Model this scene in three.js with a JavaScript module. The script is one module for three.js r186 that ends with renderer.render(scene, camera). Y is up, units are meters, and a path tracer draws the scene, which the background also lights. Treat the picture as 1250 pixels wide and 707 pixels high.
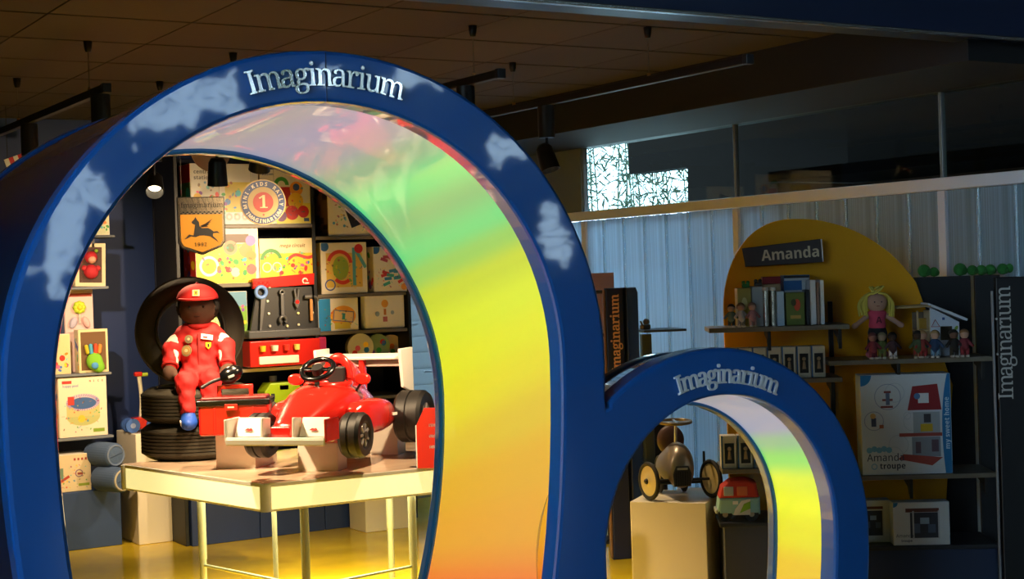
import * as THREE from 'three';
import { RoundedBoxGeometry } from 'three/addons/geometries/RoundedBoxGeometry.js';
import { mergeGeometries, mergeVertices, toCreasedNormals } from 'three/addons/utils/BufferGeometryUtils.js';
import { MarchingCubes } from 'three/addons/objects/MarchingCubes.js';
import { FontLoader } from 'three/addons/loaders/FontLoader.js';
import { TextGeometry } from 'three/addons/geometries/TextGeometry.js';
import { RectAreaLightUniformsLib } from 'three/addons/lights/RectAreaLightUniformsLib.js';

// ------------------------------------------------------------------ camera, sky, exposure
const scene = new THREE.Scene();
const F = 1850, RAD = Math.PI / 180;
const camera = new THREE.PerspectiveCamera(2 * Math.atan(353.5 / F) / RAD, 1250 / 707, 0.1, 200);
camera.position.set(0, 1.6, 4.5);
camera.rotation.order = 'YXZ';
camera.rotation.set(-0.513 * RAD, -31.521 * RAD, -1.864 * RAD);
camera.updateMatrixWorld(true);
scene.background = new THREE.Color().setRGB(0.58, 0.82, 1.0);   // overcast daylight
scene.backgroundIntensity = 9;
const renderer = new THREE.WebGLRenderer();
renderer.toneMapping = THREE.LinearToneMapping;
renderer.toneMappingExposure = 1.0;
renderer.shadowMap.enabled = true;
RectAreaLightUniformsLib.init();
const WARM = new THREE.Color().setRGB(1, 0.72, 0.42);

// ------------------------------------------------------------------ pixel -> point helpers (camera direction only)
const EYE = camera.position;
const V3 = (x, y, z) => new THREE.Vector3(x, y, z);
function ray(x, y) { return V3((x - 625) / F, -(y - 353.5) / F, -1).applyQuaternion(camera.quaternion); }
function atZ(x, y, z) { const r = ray(x, y); return r.multiplyScalar((z - EYE.z) / r.z).add(EYE); }
function atY(x, y, h) { const r = ray(x, y); return r.multiplyScalar((h - EYE.y) / r.y).add(EYE); }
function atX(x, y, X) { const r = ray(x, y); return r.multiplyScalar((X - EYE.x) / r.x).add(EYE); }
function atDepth(x, y, d) { return ray(x, y).multiplyScalar(d).add(EYE); }

// ------------------------------------------------------------------ building helpers
let seed = 7;
function rnd() { seed |= 0; seed = seed + 0x6D2B79F5 | 0; let t = Math.imul(seed ^ seed >>> 15, 1 | seed); t = t + Math.imul(t ^ t >>> 7, 61 | t) ^ t; return ((t ^ t >>> 14) >>> 0) / 4294967296; }
const R = (a, b) => a + (b - a) * rnd();
const taken = new Map();
function numbered(n) { const k = taken.get(n) || 0; taken.set(n, k + 1); return k ? n + '_' + String(k).padStart(3, '0') : n; }
function tag(o, label, category, group) { o.userData.label = label; o.userData.category = category; if (group) o.userData.group = group; return o; }
function thing(name, label, category, p = [0, 0, 0], turn = 0, group) {
  const o = new THREE.Group(); o.name = numbered(name); o.position.set(...(p.isVector3 ? p.toArray() : p)); o.rotation.y = turn;
  scene.add(o); return tag(o, label, category, group);
}
function part(parent, name, geo, mat, p, r, s) {
  const m = new THREE.Mesh(geo, mat); m.name = name; m.castShadow = m.receiveShadow = true;
  if (p) m.position.set(...(p.isVector3 ? p.toArray() : p));
  if (r) m.rotation.set(...r);
  if (s) (typeof s === 'number') ? m.scale.setScalar(s) : m.scale.set(...s);
  parent.add(m); return m;
}
function struct(name, geo, mat, p, r) { const m = part(scene, name, geo, mat, p, r); m.userData.kind = 'structure'; return m; }
function structGroup(name) { const g = new THREE.Group(); g.name = name; g.userData.kind = 'structure'; scene.add(g); return g; }
const geoCache = new Map();
function bx(w, h, d, r = 0.004) {
  const k = [w, h, d, r].map(v => v.toFixed(4)).join();
  if (!geoCache.has(k)) geoCache.set(k, r > 0 ? new RoundedBoxGeometry(w, h, d, 2, Math.min(r, w / 2.01, h / 2.01, d / 2.01)) : new THREE.BoxGeometry(w, h, d));
  return geoCache.get(k);
}
const cyl = (r1, r2, h, n = 20) => new THREE.CylinderGeometry(r1, r2, h, n);
const sph = (r, n = 20) => new THREE.SphereGeometry(r, n, Math.round(n * 0.7));
function shift(g, x = 0, y = 0, z = 0, rx = 0, ry = 0, rz = 0) { g = g.clone(); g.applyMatrix4(new THREE.Matrix4().compose(V3(x, y, z), new THREE.Quaternion().setFromEuler(new THREE.Euler(rx, ry, rz)), V3(1, 1, 1))); return g; }
function merged(list) { return mergeGeometries(list.map(g => { g = g.index ? g.toNonIndexed() : g.clone(); for (const k of Object.keys(g.attributes)) if (!['position', 'normal', 'uv'].includes(k)) g.deleteAttribute(k); return g; })); }
function tube(pts, r, n = 24, sides = 8) { return new THREE.TubeGeometry(new THREE.CatmullRomCurve3(pts.map(p => V3(...p))), n, r, sides, false); }
function lathe(pts, n = 24) { return new THREE.LatheGeometry(pts.map(p => new THREE.Vector2(...p)), n); }
function extrude(pts, depth, bevel = 0.004, curve = 1) {
  const s = new THREE.Shape(pts.map(p => new THREE.Vector2(...p)));
  return new THREE.ExtrudeGeometry(s, { depth, bevelEnabled: bevel > 0, bevelSize: bevel, bevelThickness: bevel, bevelSegments: 2, bevelOffset: -bevel, curveSegments: curve });
}
// signed distance meshes
function cap(p, a, b, ra, rb) {
  const bx_ = b[0] - a[0], by = b[1] - a[1], bz = b[2] - a[2], px_ = p[0] - a[0], py = p[1] - a[1], pz = p[2] - a[2];
  const t = Math.max(0, Math.min(1, (px_ * bx_ + py * by + pz * bz) / (bx_ * bx_ + by * by + bz * bz || 1)));
  return Math.hypot(px_ - bx_ * t, py - by * t, pz - bz * t) - (ra + (rb - ra) * t);
}
function ell(p, c, r) { const k = Math.hypot((p[0] - c[0]) / r[0], (p[1] - c[1]) / r[1], (p[2] - c[2]) / r[2]); return (k - 1) * Math.min(...r); }
function smin(a, b, k) { const h = Math.max(k - Math.abs(a - b), 0) / k; return Math.min(a, b) - h * h * k * 0.25; }
function sdf(fn, c, half, res = 40) {
  const mc = new MarchingCubes(res, new THREE.MeshStandardMaterial(), false, false, 90000);
  const n = res, p = [0, 0, 0];
  for (let k = 0; k < n; k++) for (let j = 0; j < n; j++) for (let i = 0; i < n; i++) {
    p[0] = c[0] + half * (i - n / 2) / (n / 2); p[1] = c[1] + half * (j - n / 2) / (n / 2); p[2] = c[2] + half * (k - n / 2) / (n / 2);
    mc.field[i + j * n + k * n * n] = -fn(p);
  }
  mc.isolation = 0; mc.update();
  let g = new THREE.BufferGeometry();
  const pos = mc.positionArray.slice(0, mc.count * 3);
  for (let i = 0; i < pos.length; i += 3) for (let a = 0; a < 3; a++) pos[i + a] = c[a] + half * pos[i + a];
  g.setAttribute('position', new THREE.BufferAttribute(new Float32Array(pos), 3));
  g = mergeVertices(g, 1e-5); g.computeVertexNormals(); return g;
}
// ------------------------------------------------------------------ textures and materials
function cv(w, h, draw) {
  const c = document.createElement('canvas'); c.width = w; c.height = h;
  const x = c.getContext('2d'); draw(x, w, h);
  const t = new THREE.CanvasTexture(c); t.colorSpace = THREE.SRGBColorSpace; return t;
}
function noiseTex(n, fn, srgb = false) {
  const d = new Uint8Array(n * n * 4);
  for (let j = 0; j < n; j++) for (let i = 0; i < n; i++) { const v = fn(i / n, j / n); const o = (j * n + i) * 4; for (let k = 0; k < 3; k++) d[o + k] = Math.max(0, Math.min(255, (Array.isArray(v) ? v[k] : v) * 255)); d[o + 3] = 255; }
  const t = new THREE.DataTexture(d, n, n); t.wrapS = t.wrapT = THREE.RepeatWrapping; t.magFilter = THREE.LinearFilter; t.minFilter = THREE.LinearMipmapLinearFilter; t.generateMipmaps = true;
  if (srgb) t.colorSpace = THREE.SRGBColorSpace; t.needsUpdate = true; return t;
}
const lat = Array.from({ length: 4096 }, () => rnd());
function vnoise(x, y, n) { const xi = Math.floor(x), yi = Math.floor(y), fx = x - xi, fy = y - yi, s = t => t * t * (3 - 2 * t); const g = (a, b) => lat[((((a % n) + n) % n) * 61 + (((b % n) + n) % n) * 17) % 4096]; const u = s(fx), v = s(fy); return (g(xi, yi) * (1 - u) + g(xi + 1, yi) * u) * (1 - v) + (g(xi, yi + 1) * (1 - u) + g(xi + 1, yi + 1) * u) * v; }
function fbm(u, v, n, o = 4) { let s = 0, a = 0.5; for (let k = 0; k < o; k++) { s += a * vnoise(u * n, v * n, n); n *= 2; a *= 0.5; } return s; }
const grain = noiseTex(128, (u, v) => 0.5 * fbm(u, v, 16, 3) + 0.5 * rnd());
const weave = noiseTex(128, (u, v) => 0.5 + 0.25 * Math.sin(u * 2 * Math.PI * 32) + 0.25 * Math.sin(v * 2 * Math.PI * 32));
const matCache = new Map();
function M(color, rough = 0.6, extra = {}) {
  const k = JSON.stringify([color, rough, Object.keys(extra).sort().map(a => [a, extra[a]?.uuid || extra[a]])]);
  if (!matCache.has(k)) {
    const phys = ['clearcoat', 'transmission', 'sheen'].some(a => a in extra);
    const m = new (phys ? THREE.MeshPhysicalMaterial : THREE.MeshStandardMaterial)({ roughness: rough, ...extra });
    if (Array.isArray(color)) m.color.setRGB(...color); else m.color.set(color);
    matCache.set(k, m);
  }
  return matCache.get(k);
}
const printMat = t => new THREE.MeshStandardMaterial({ map: t, roughness: 0.42 });
const glow = (rgb, k = 1) => { const m = new THREE.MeshStandardMaterial({ roughness: 0.5 }); m.color.setRGB(0.8, 0.8, 0.8); m.emissive.setRGB(...rgb); m.emissiveIntensity = k; return m; };
const mBlack = M('#0c0c0e', 0.5), mBlackGloss = M('#0a0a0c', 0.2), mRubber = M('#15140f', 0.75, { bumpMap: grain, bumpScale: 0.001 }), mSteel = M([0.55, 0.56, 0.57], 0.3, { metalness: 1 }), mChrome = M([0.83, 0.84, 0.86], 0.09, { metalness: 1 });
const mWhite = M('#e9e5dc', 0.45), mCream = M('#ddd2b6', 0.5), mNavy = M('#1b2c58', 0.5), mShelf = M('#26282e', 0.5), mRed = M([0.62, 0.018, 0.012], 0.25, { clearcoat: 0.6, clearcoatRoughness: 0.15 });
const font = await new FontLoader().loadAsync('fonts/droid/droid_serif_bold.typeface.json');
const fontR = await new FontLoader().loadAsync('fonts/droid/droid_serif_regular.typeface.json');
const fontS = await new FontLoader().loadAsync('fonts/droid/droid_sans_bold.typeface.json');
const glyphW = (f, ch, size) => (f.data.glyphs[ch]?.ha ?? 500) * size / f.data.resolution;
const glyph = (f, ch, size, depth, bevel = 0) => new TextGeometry(ch, { font: f, size, depth, curveSegments: 6, bevelEnabled: bevel > 0, bevelSize: bevel * 0.6, bevelThickness: bevel, bevelSegments: 2 });

// ================================================================== THE SETTING
const ZB = -5.3, XG = 5.9, HC = 2.7;
// yellow glossy shop floor, built as large vinyl sheets
{
  const wood = noiseTex(256, (u, v) => { const n = fbm(u, v, 6, 4), m = fbm(u + .37, v, 24, 3); return [0.87 + 0.1 * n + 0.04 * m, 0.72 + 0.11 * n + 0.05 * m, 0.12 + 0.12 * n]; }, true);
  wood.repeat.set(3, 3);
  struct('floor', bx(5.9, 0.1, 5.36, 0), M('#ffffff', 0.16, { map: wood, bumpMap: grain, bumpScale: 0.0004 }), [2.95, -0.05, -2.66]);
  const hf = struct('floor_hall', bx(22.3, 0.1, 14.04, 0), M('#5d5a54', 0.25), [4.95, -0.0501, 7.04]);
  hf.userData.label = 'grey stone floor of the hall in front of the shop';
}
{
  const c = structGroup('ceiling');
  part(c, 'ceiling_slab', bx(5.9, 0.08, 5.4, 0), M('#16110f', 0.9), [2.95, HC + 0.06, -2.6]);
  const tg = bx(0.588, 0.02, 0.588, 0.003);
  const tm = [M('#463e3a', 0.85, { bumpMap: grain, bumpScale: 0.001 }), M('#423a36', 0.85, { bumpMap: grain, bumpScale: 0.001 }), M('#4a423d', 0.85, { bumpMap: grain, bumpScale: 0.001 })];
  for (let i = 0; i < 8; i++) for (let j = 0; j < 9; j++) {
    const x = 0.42 + 0.594 * i + 0.297, z = -0.36 - 0.61 * j - 0.305 + 0.01;
    if (x > 5.0) continue;
    part(c, 'ceiling_tile', tg, tm[(i * 7 + j * 3) % 3], [x, HC + 0.008, z]);
  }
}
const mWallNavy = M('#1d356e', 0.55, { bumpMap: grain, bumpScale: 0.0006 });
{
  const w = structGroup('wall_back');
  part(w, 'wall_body', bx(5.0, 2.8, 0.12, 0), mWallNavy, [2.5, 1.4, ZB - 0.06]);
  part(w, 'light_wall', bx(0.25, 2.8, 0.12, 0), M('#b9b4a8', 0.7), [5.775, 1.4, ZB - 0.06]);
  part(w, 'sill', bx(0.65, 0.35, 0.12, 0), M('#b9b4a8', 0.7), [5.325, 0.175, ZB - 0.06]); part(w, 'head', bx(0.65, 0.9, 0.12, 0), mWallNavy, [5.325, 2.35, ZB - 0.06]);
  // louvred window, frosted slats against daylight
  const win = structGroup('window_1'), mSl = new THREE.MeshPhysicalMaterial({ roughness: 0.9, transmission: 0.6, thickness: 0 }); mSl.color.setRGB(0.3, 0.33, 0.34);
  const g = bx(0.62, 0.118, 0.008, 0.001); for (let i = 0; i < 13; i++) part(win, 'louvre_slat', g, mSl, [5.325, 0.41 + i * 0.118, ZB + 0.0], [-0.12, 0, 0]);
  for (const x of [5.01, 5.64]) part(win, 'window_frame', bx(0.03, 1.56, 0.06, 0.003), M('#c8ccd0', 0.4), [x, 1.13, ZB - 0.02]);
  for (const [x, y] of [[5.14, 1.27], [5.25, 0.92]]) part(win, 'louvre_handle', bx(0.06, 0.014, 0.03, 0.003), mSteel, [x, y, ZB + 0.025]);
}
struct('wall_left', bx(0.12, 2.8, 5.4, 0), mWallNavy, [-0.06, 1.4, -2.6]);
struct('trim_1', bx(0.8, 0.24, 5.3, 0.004), M('#15151a', 0.7), [5.5, 2.58, -2.66]);      // dark bulkhead above the glazing
struct('trim_2', bx(9.2, 2.65, 0.18, 0.006), M('#1d2a4a', 0.35), [1.4, 3.875, 0.0]);          // shopfront fascia
struct('trim_3', bx(9.2, 0.014, 0.03, 0.004), M([0.6, 0.6, 0.6], 0.25, { metalness: 1 }), [1.4, 2.545, 0.1]);
// right wall: translucent ribbed sheets under a rail, clear glass above
{
  const w = structGroup('wall_right');
  const mPoly = new THREE.MeshPhysicalMaterial({ roughness: 0.9, transmission: 0.7, thickness: 0, ior: 1.45 });
  mPoly.color.setRGB(0.68, 0.86, 1.0);
  const mAlu = M('#d6d6de', 0.4);
  const streak = noiseTex(256, (u, v) => { const a = vnoise(u * 64, v * 2, 64), b = vnoise(u * 200, v * 6, 200), c = 0.74 + 0.16 * a + 0.12 * b; return [c, c, c]; }, true); streak.repeat.set(1, 1); mPoly.map = streak;
  const mRib = new THREE.MeshPhysicalMaterial({ roughness: 0.15, transmission: 0.8, thickness: 0, ior: 1.49 }); mRib.color.setRGB(0.85, 0.95, 1);
  const pitch = 0.23, z0 = -0.9 + 4 * pitch;
  const pg = bx(0.012, 1.96, pitch - 0.012, 0), rg = cyl(0.011, 0.011, 1.96, 10);
  for (let i = 0; i < 23; i++) {
    const z = z0 - pitch * (i + 0.5);
    if (z < ZB + 0.1) break;
    part(w, 'ribbed_sheet', pg, mPoly, [XG, 0.98, z]);
    part(w, 'joint_rib', rg, mRib, [XG - 0.012, 0.98, z + pitch / 2]);
  }
  part(w, 'rail', bx(0.07, 0.062, 5.3, 0.004), mAlu, [XG, 1.995, -2.65]);
  for (const z of [-0.9, -2.51, -4.12]) { part(w, 'mullion', bx(0.05, 1.96, 0.05, 0.004), mAlu, [XG, 0.98, z]); part(w, 'glass_joint', bx(0.03, 0.44, 0.02, 0.003), M('#8d9496', 0.3, { metalness: 0.5 }), [XG, 2.24, z]); }
  const mGlass = new THREE.MeshPhysicalMaterial({ roughness: 0.02, transmission: 1, thickness: 0, ior: 1.5 }); mGlass.color.setRGB(0.8, 0.88, 0.86);
  for (const [a, b] of [[0, -0.9], [-0.9, -2.51], [-2.51, -4.1]]) part(w, 'glass_pane', bx(0.008, 0.44, Math.abs(b - a) - 0.02, 0), mGlass, [XG, 2.245, (a + b) / 2]);
  part(w, 'corner_panel', bx(0.06, 0.46, 1.16, 0.003), M('#6a7070', 0.7), [XG, 2.25, -4.7]);
  part(w, 'upper_beam', bx(0.12, 0.3, 5.3, 0.003), mBlack, [XG + 0.02, 2.61, -2.65]);
}
// hall around the camera: shaded hall, daylight from tall windows beside and behind the visitor
{
  const mHall = M('#6f6c68', 0.8);
  struct('wall_front', bx(10, 5.2, 0.2, 0), M('#33363d', 0.7), [10.95, 2.6, 0.1]);     // neighbouring front, right of the shop
  struct('wall_hall_left_front', bx(6, 5.2, 0.2, 0), M('#33363d', 0.7), [-3.1, 2.6, -0.1]);
  struct('ceiling_hall', bx(22.3, 0.1, 14.2, 0), M('#454340', 0.9), [4.95, 5.25, 7.0]);
  struct('wall_hall_right', bx(0.2, 5.2, 14, 0), mHall, [16, 2.6, 7]);
  const wl = structGroup('wall_hall_left');
  part(wl, 'sill_wall', bx(0.2, 1.0, 14, 0), mHall, [-6, 0.5, 7]); part(wl, 'head_wall', bx(0.2, 1.0, 14, 0), mHall, [-6, 4.7, 7]);
  for (const [z, w] of [[0.6, 1.2], [4.1, 0.4], [10.4, 7.2]]) part(wl, 'pier', bx(0.25, 3.2, w, 0), mHall, [-6, 2.6, z]);
  const wb = structGroup('wall_hall_back');
  part(wb, 'sill_wall', bx(22, 1.5, 0.2, 0), mHall, [5, 0.75, 14]); part(wb, 'head_wall', bx(22, 0.4, 0.2, 0), mHall, [5, 5.0, 14]);
  part(wb, 'pier', bx(9.5, 3.3, 0.2, 0), mHall, [-1.25, 3.15, 14]); part(wb, 'pier', bx(2.5, 3.3, 0.2, 0), mHall, [14.75, 3.15, 14]);
}
// yard outside the translucent wall
{
  struct('floor_yard', bx(10, 0.1, 14, 0), M('#8a8a86', 0.9), [11, -0.06, -7.05]);
  struct('ceiling_yard', bx(3.2, 0.12, 2.75, 0), M('#2c2a28', 0.9), [7.75, 3.3, -1.37]);
  struct('ceiling_yard_added_shade', bx(1.8, 0.12, 3.6, 0), M('#1c1a19', 0.9), [8.5, 3.3, -4.55]);  // added canopy, keeps sky light off the far yard wall
  const w = structGroup('wall_yard');
  const mB = new THREE.MeshPhysicalMaterial({ color: '#0f0b0a', roughness: 1, specularIntensity: 0.1 });
  const X = 9.2, gate = atX(850, 235, X), step = atX(777, 190, X), st = atX(800, 210, X), far = atX(719, 220, X);
  part(w, 'wall_panel', bx(0.2, 5, Math.abs(gate.z - 0) + 0.0, 0), mB, [X, 2.5, gate.z / 2]);
  part(w, 'added_shade_wall', bx(0.68, 2.1, 0.12, 0), M('#5b3d30', 0.9), [6.41, 1.05, -2.4]);  // added blocker: closes the gap so less daylight reaches the right-hand sheets
  part(w, 'added_shade_cover', bx(0.7, 0.06, 2.4, 0), mB, [6.4, 2.14, -1.2]);  // added cover, stops daylight from above behind the right-hand sheets
  part(w, 'near_wall', bx(0.15, 2.1, 2.35, 0), M('#5b3d30', 0.9), [6.75, 1.05, -1.2]); part(w, 'near_wall_top', bx(0.15, 1.9, 2.35, 0), mB, [6.75, 3.06, -1.2]);
  part(w, 'wall_lintel', bx(0.2, 5 - st.y, step.z * -1 + gate.z, 0), mB, [X, (5 + st.y) / 2, (gate.z + step.z) / 2]);
}
// ================================================================== THE PORTAL
const K = 4.5;
const portal = thing('entrance_portal', 'glossy blue double arched entrance portal with chrome lettering and glowing inside', 'portal', [2.9, 0, 0]);
{
  const ox = -2.9;
  // half outline: circle above its centre, flatter ellipse below; angle from floor right (going over the top) to floor left
  const prof = (cx, cy, r, b, n = 72) => {
    const pts = [], tf = Math.asin(Math.min(0.97, cy / b));
    for (let i = 0; i <= n; i++) { const a = -tf + (Math.PI + 2 * tf) * i / n; const y = cy + Math.sin(a) * (a > 0 && a < Math.PI ? r : b); pts.push([cx + Math.cos(a) * r, Math.max(0, y)]); }
    return pts;
  };
  const AI = [2.066, 1.291, 0.889, 2.07], AO = [2.082, 1.288, 1.062, 2.2], KI = [3.678, 0.565, 0.556, 1.05], KO = [3.64, 0.522, 0.781, 1.2];
  const BAI = [1.965, 1.117, 0.99, 1.62], BKI = [3.74, 0.55, 0.522, 1.05];
  const outline = (ao, ko, notch) => {
    const A = prof(...ao).reverse(), B = prof(...ko).reverse();            // left floor -> right floor
    const inA = p => Math.hypot(p[0] - ao[0], p[1] - ao[1]) < ao[2] || (p[1] < ao[1] && p[0] < ao[0] + ao[2]);
    const inB = p => Math.hypot(p[0] - ko[0], p[1] - ko[1]) < ko[2] + notch;
    const a = A.filter(p => !(p[0] > ao[0] && (p[1] < ao[1] - 0.2 || inB(p)))), b = B.filter(p => !(Math.hypot(p[0] - ao[0], p[1] - ao[1]) < ao[2] + notch || (p[0] < ko[0] && p[1] < ko[1] + 0.2)));
    const e = a[a.length - 1], s = b[0], m = [(e[0] + s[0]) / 2 - 0.008, Math.min(e[1], s[1]) - 0.025];
    return [...a, [e[0] * .6 + m[0] * .4 - .003, e[1] * .5 + m[1] * .5 - .006], m, [s[0] * .6 + m[0] * .4 + .003, s[1] * .5 + m[1] * .5 - .006], ...b];
  };
  const oF = outline(AO, KO, 0.012);
  const inset = 0.0;
  const face = [...oF, ...prof(...KI), ...prof(...AI)];
  const mBlue = M([0.006, 0.125, 0.50], 0.35, { clearcoat: 1, clearcoatRoughness: 0.03, bumpMap: noiseTex(128, (u, v) => fbm(u, v, 5, 2)), bumpScale: 0.0035 });
  mBlue.bumpMap.repeat.set(1.1, 1.1);
  const T = pts => pts.map(p => [p[0] + ox, p[1]]);
  const fg = extrude(T(face), 0.07, 0.014);
  part(portal, 'front_frame', fg, mBlue, [0, 0, -0.075]);
  // lofts between a front and a back outline
  const loft = (a, b, z0, z1, n = 10, flip = false, bulge = 0) => {
    const pos = [], uv = [], idx = [], N = a.length;
    for (let j = 0; j <= n; j++) for (let i = 0; i < N; i++) {
      const t = j / n; pos.push(a[i][0] + (b[i][0] - a[i][0]) * t + ox, a[i][1] + (b[i][1] - a[i][1]) * t, z0 + (z1 - z0) * t); uv.push(i / (N - 1), t);
    }
    for (let j = 0; j < n; j++) for (let i = 0; i < N - 1; i++) { const p = j * N + i; flip ? idx.push(p, p + N, p + 1, p + 1, p + N, p + N + 1) : idx.push(p, p + 1, p + N, p + 1, p + N + 1, p + N); }
    const g = new THREE.BufferGeometry(); g.setAttribute('position', new THREE.Float32BufferAttribute(pos, 3)); g.setAttribute('uv', new THREE.Float32BufferAttribute(uv, 2)); g.setIndex(idx); g.computeVertexNormals(); return g;
  };
  // the lit acrylic: colour of its lamps along the arch (0 = floor, 1 = crown), the same on both sides
  const stopsA = [[0, [0.90, 0.10, 0.03]], [0.11, [0.92, 0.17, 0.02]], [0.17, [0.88, 0.40, 0.02]], [0.228, [0.85, 0.46, 0.015]], [0.265, [0.82, 0.58, 0.02]], [0.31, [0.86, 0.77, 0.008]], [0.37, [0.84, 0.86, 0.008]], [0.437, [0.77, 0.88, 0.02]], [0.50, [0.60, 0.72, 0.03]], [0.545, [0.30, 0.64, 0.11]], [0.585, [0.13, 0.72, 0.22]], [0.645, [0.17, 0.54, 0.20]], [0.705, [0.10, 0.76, 0.25]], [0.77, [0.21, 0.45, 0.27]], [0.83, [0.31, 0.36, 0.40]], [0.90, [0.31, 0.33, 0.48]], [1, [0.40, 0.40, 0.42]]];
  const stopsK = [[0, [0.88, 0.30, 0.02]], [0.1, [0.85, 0.46, 0.012]], [0.17, [0.84, 0.56, 0.012]], [0.23, [0.80, 0.78, 0.01]], [0.31, [0.75, 0.88, 0.02]], [0.40, [0.62, 0.82, 0.03]], [0.49, [0.15, 0.70, 0.14]], [0.57, [0.2, 0.5, 0.3]], [0.64, [0.28, 0.34, 0.50]], [0.82, [0.38, 0.39, 0.48]], [1, [0.44, 0.44, 0.46]]];
  const litTex = (stops) => {
    const w = 512, h = 32, d = new Uint8Array(w * h * 4);
    const enc = v => Math.round(255 * (v <= 0.0031308 ? 12.92 * v : 1.055 * Math.pow(v, 1 / 2.4) - 0.055));
    for (let j = 0; j < h; j++) for (let i = 0; i < w; i++) {
      let u = i / (w - 1); u = u > 0.5 ? 2 - 2 * u : 2 * u;
      let k = 0; while (k < stops.length - 2 && u > stops[k + 1][0]) k++;
      let t = Math.max(0, Math.min(1, (u - stops[k][0]) / (stops[k + 1][0] - stops[k][0]))); t = t * t * (3 - 2 * t);
      const o = (j * w + i) * 4;
      for (let c = 0; c < 3; c++) d[o + c] = enc(stops[k][1][c] * (1 - t) + stops[k + 1][1][c] * t);
      d[o + 3] = 255;
    }
    const tx = new THREE.DataTexture(d, w, h); tx.colorSpace = THREE.SRGBColorSpace; tx.magFilter = tx.minFilter = THREE.LinearFilter; tx.needsUpdate = true; return tx;
  };
  const mLit = st => { const m = new THREE.MeshPhysicalMaterial({ roughness: 0.45, clearcoat: 0.5, clearcoatRoughness: 0.04, side: THREE.DoubleSide }); m.color.setRGB(0.1, 0.1, 0.1); m.emissive.setRGB(1, 1, 1); m.emissiveMap = litTex(st); m.emissiveIntensity = 0.95; return m; };
  const fA = prof(...AI), bA = prof(...BAI), fK = prof(...KI), bK = prof(...BKI);
  const ZA = -0.88, ZK = -0.38;
  const pl = part(portal, 'lit_tunnel_lining', loft(fA, bA, -0.075, ZA, 8), mLit(stopsA)); pl.userData.label = 'acrylic tunnel lining glowing green, yellow and orange';
  const pk = part(portal, 'lit_tunnel_lining', loft(fK, bK, -0.075, ZK, 6), mLit(stopsK)); pk.userData.label = 'small acrylic tunnel lining glowing green and yellow';
  // lips at the back of each tunnel and the dark outer skin
  const grow = (p, d) => [p[0], p[1], p[2] + d, p[3] + d];
  part(portal, 'back_frame', extrude(T([...prof(...grow(BAI, 0.16)), ...prof(...grow(BAI, -0.02)).reverse()]), 0.03, 0.012), mBlue, [0, 0, ZA - 0.03]);
  part(portal, 'back_frame', extrude(T([...prof(...grow(BKI, 0.2)), ...prof(...grow(BKI, -0.014)).reverse()]), 0.03, 0.012), mBlue, [0, 0, ZK - 0.03]);
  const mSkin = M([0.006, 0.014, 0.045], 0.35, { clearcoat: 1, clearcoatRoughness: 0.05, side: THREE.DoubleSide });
  part(portal, 'outer_skin', loft(prof(...grow(AO, -0.012)), prof(...grow(BAI, 0.15)), -0.07, ZA, 4, true), mSkin);
  part(portal, 'outer_skin', loft(prof(...grow(KO, -0.012)), prof(...grow(BKI, 0.19)), -0.07, ZK, 4, true), mSkin);
  part(portal, 'crown_joint', bx(0.004, 0.16, 0.004, 0.001), M([0.008, 0.04, 0.15], 0.4), [2.075 + ox, 2.263, 0.0085]);
  // lettering along the arcs
  const letters = (cx, cy, r, a0, a1, size, mat, bev) => {
    const word = 'Imaginarium', ws = [...word].map(c => glyphW(fontR, c, size)), tot = ws.reduce((a, b) => a + b, 0);
    let s = 0;
    [...word].forEach((c, i) => {
      const a = a0 + (a1 - a0) * (s + ws[i] / 2) / tot; s += ws[i];
      const g = glyph(fontR, c, size, 0.006, bev); g.translate(-ws[i] / 2, 0, 0);
      part(portal, 'sign_letter', g, mat, [cx + Math.cos(a) * r + ox, cy + Math.sin(a) * r, 0.01], [0, 0, a - Math.PI / 2]);
    });
  };
  const ang = (p, cx, cy) => Math.atan2(p.y - cy, p.x - cx);
  letters(2.075, 1.289, 0.945, ang(atZ(300, 108, 0), 2.075, 1.289), ang(atZ(489, 111, 0), 2.075, 1.289), 0.074, mChrome, 0.003);
  letters(3.66, 0.54, 0.628, ang(atZ(822, 468, 0), 3.66, 0.54), ang(atZ(946, 474, 0), 3.66, 0.54), 0.069, M('#f4f6f8', 0.3), 0.002);
  // lamps of the linings
  for (const [x, y, ry, c, w, h, z, k, rx] of [[2.93, 1.2, -Math.PI / 2, [0.85, 0.8, 0.03], 0.6, 1.0, -0.48, 0.35, 0], [2.75, 0.45, -Math.PI / 2, [0.9, 0.3, 0.03], 0.6, 0.6, -0.48, 0.35, 0]]) {
    const l = new THREE.RectAreaLight(new THREE.Color().setRGB(...c), k, w, h); l.position.set(x, y, z); l.rotation.y = -ry; l.name = 'lining_light'; l.lookAt(2.05, y, z); scene.add(l);
  }
}
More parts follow.
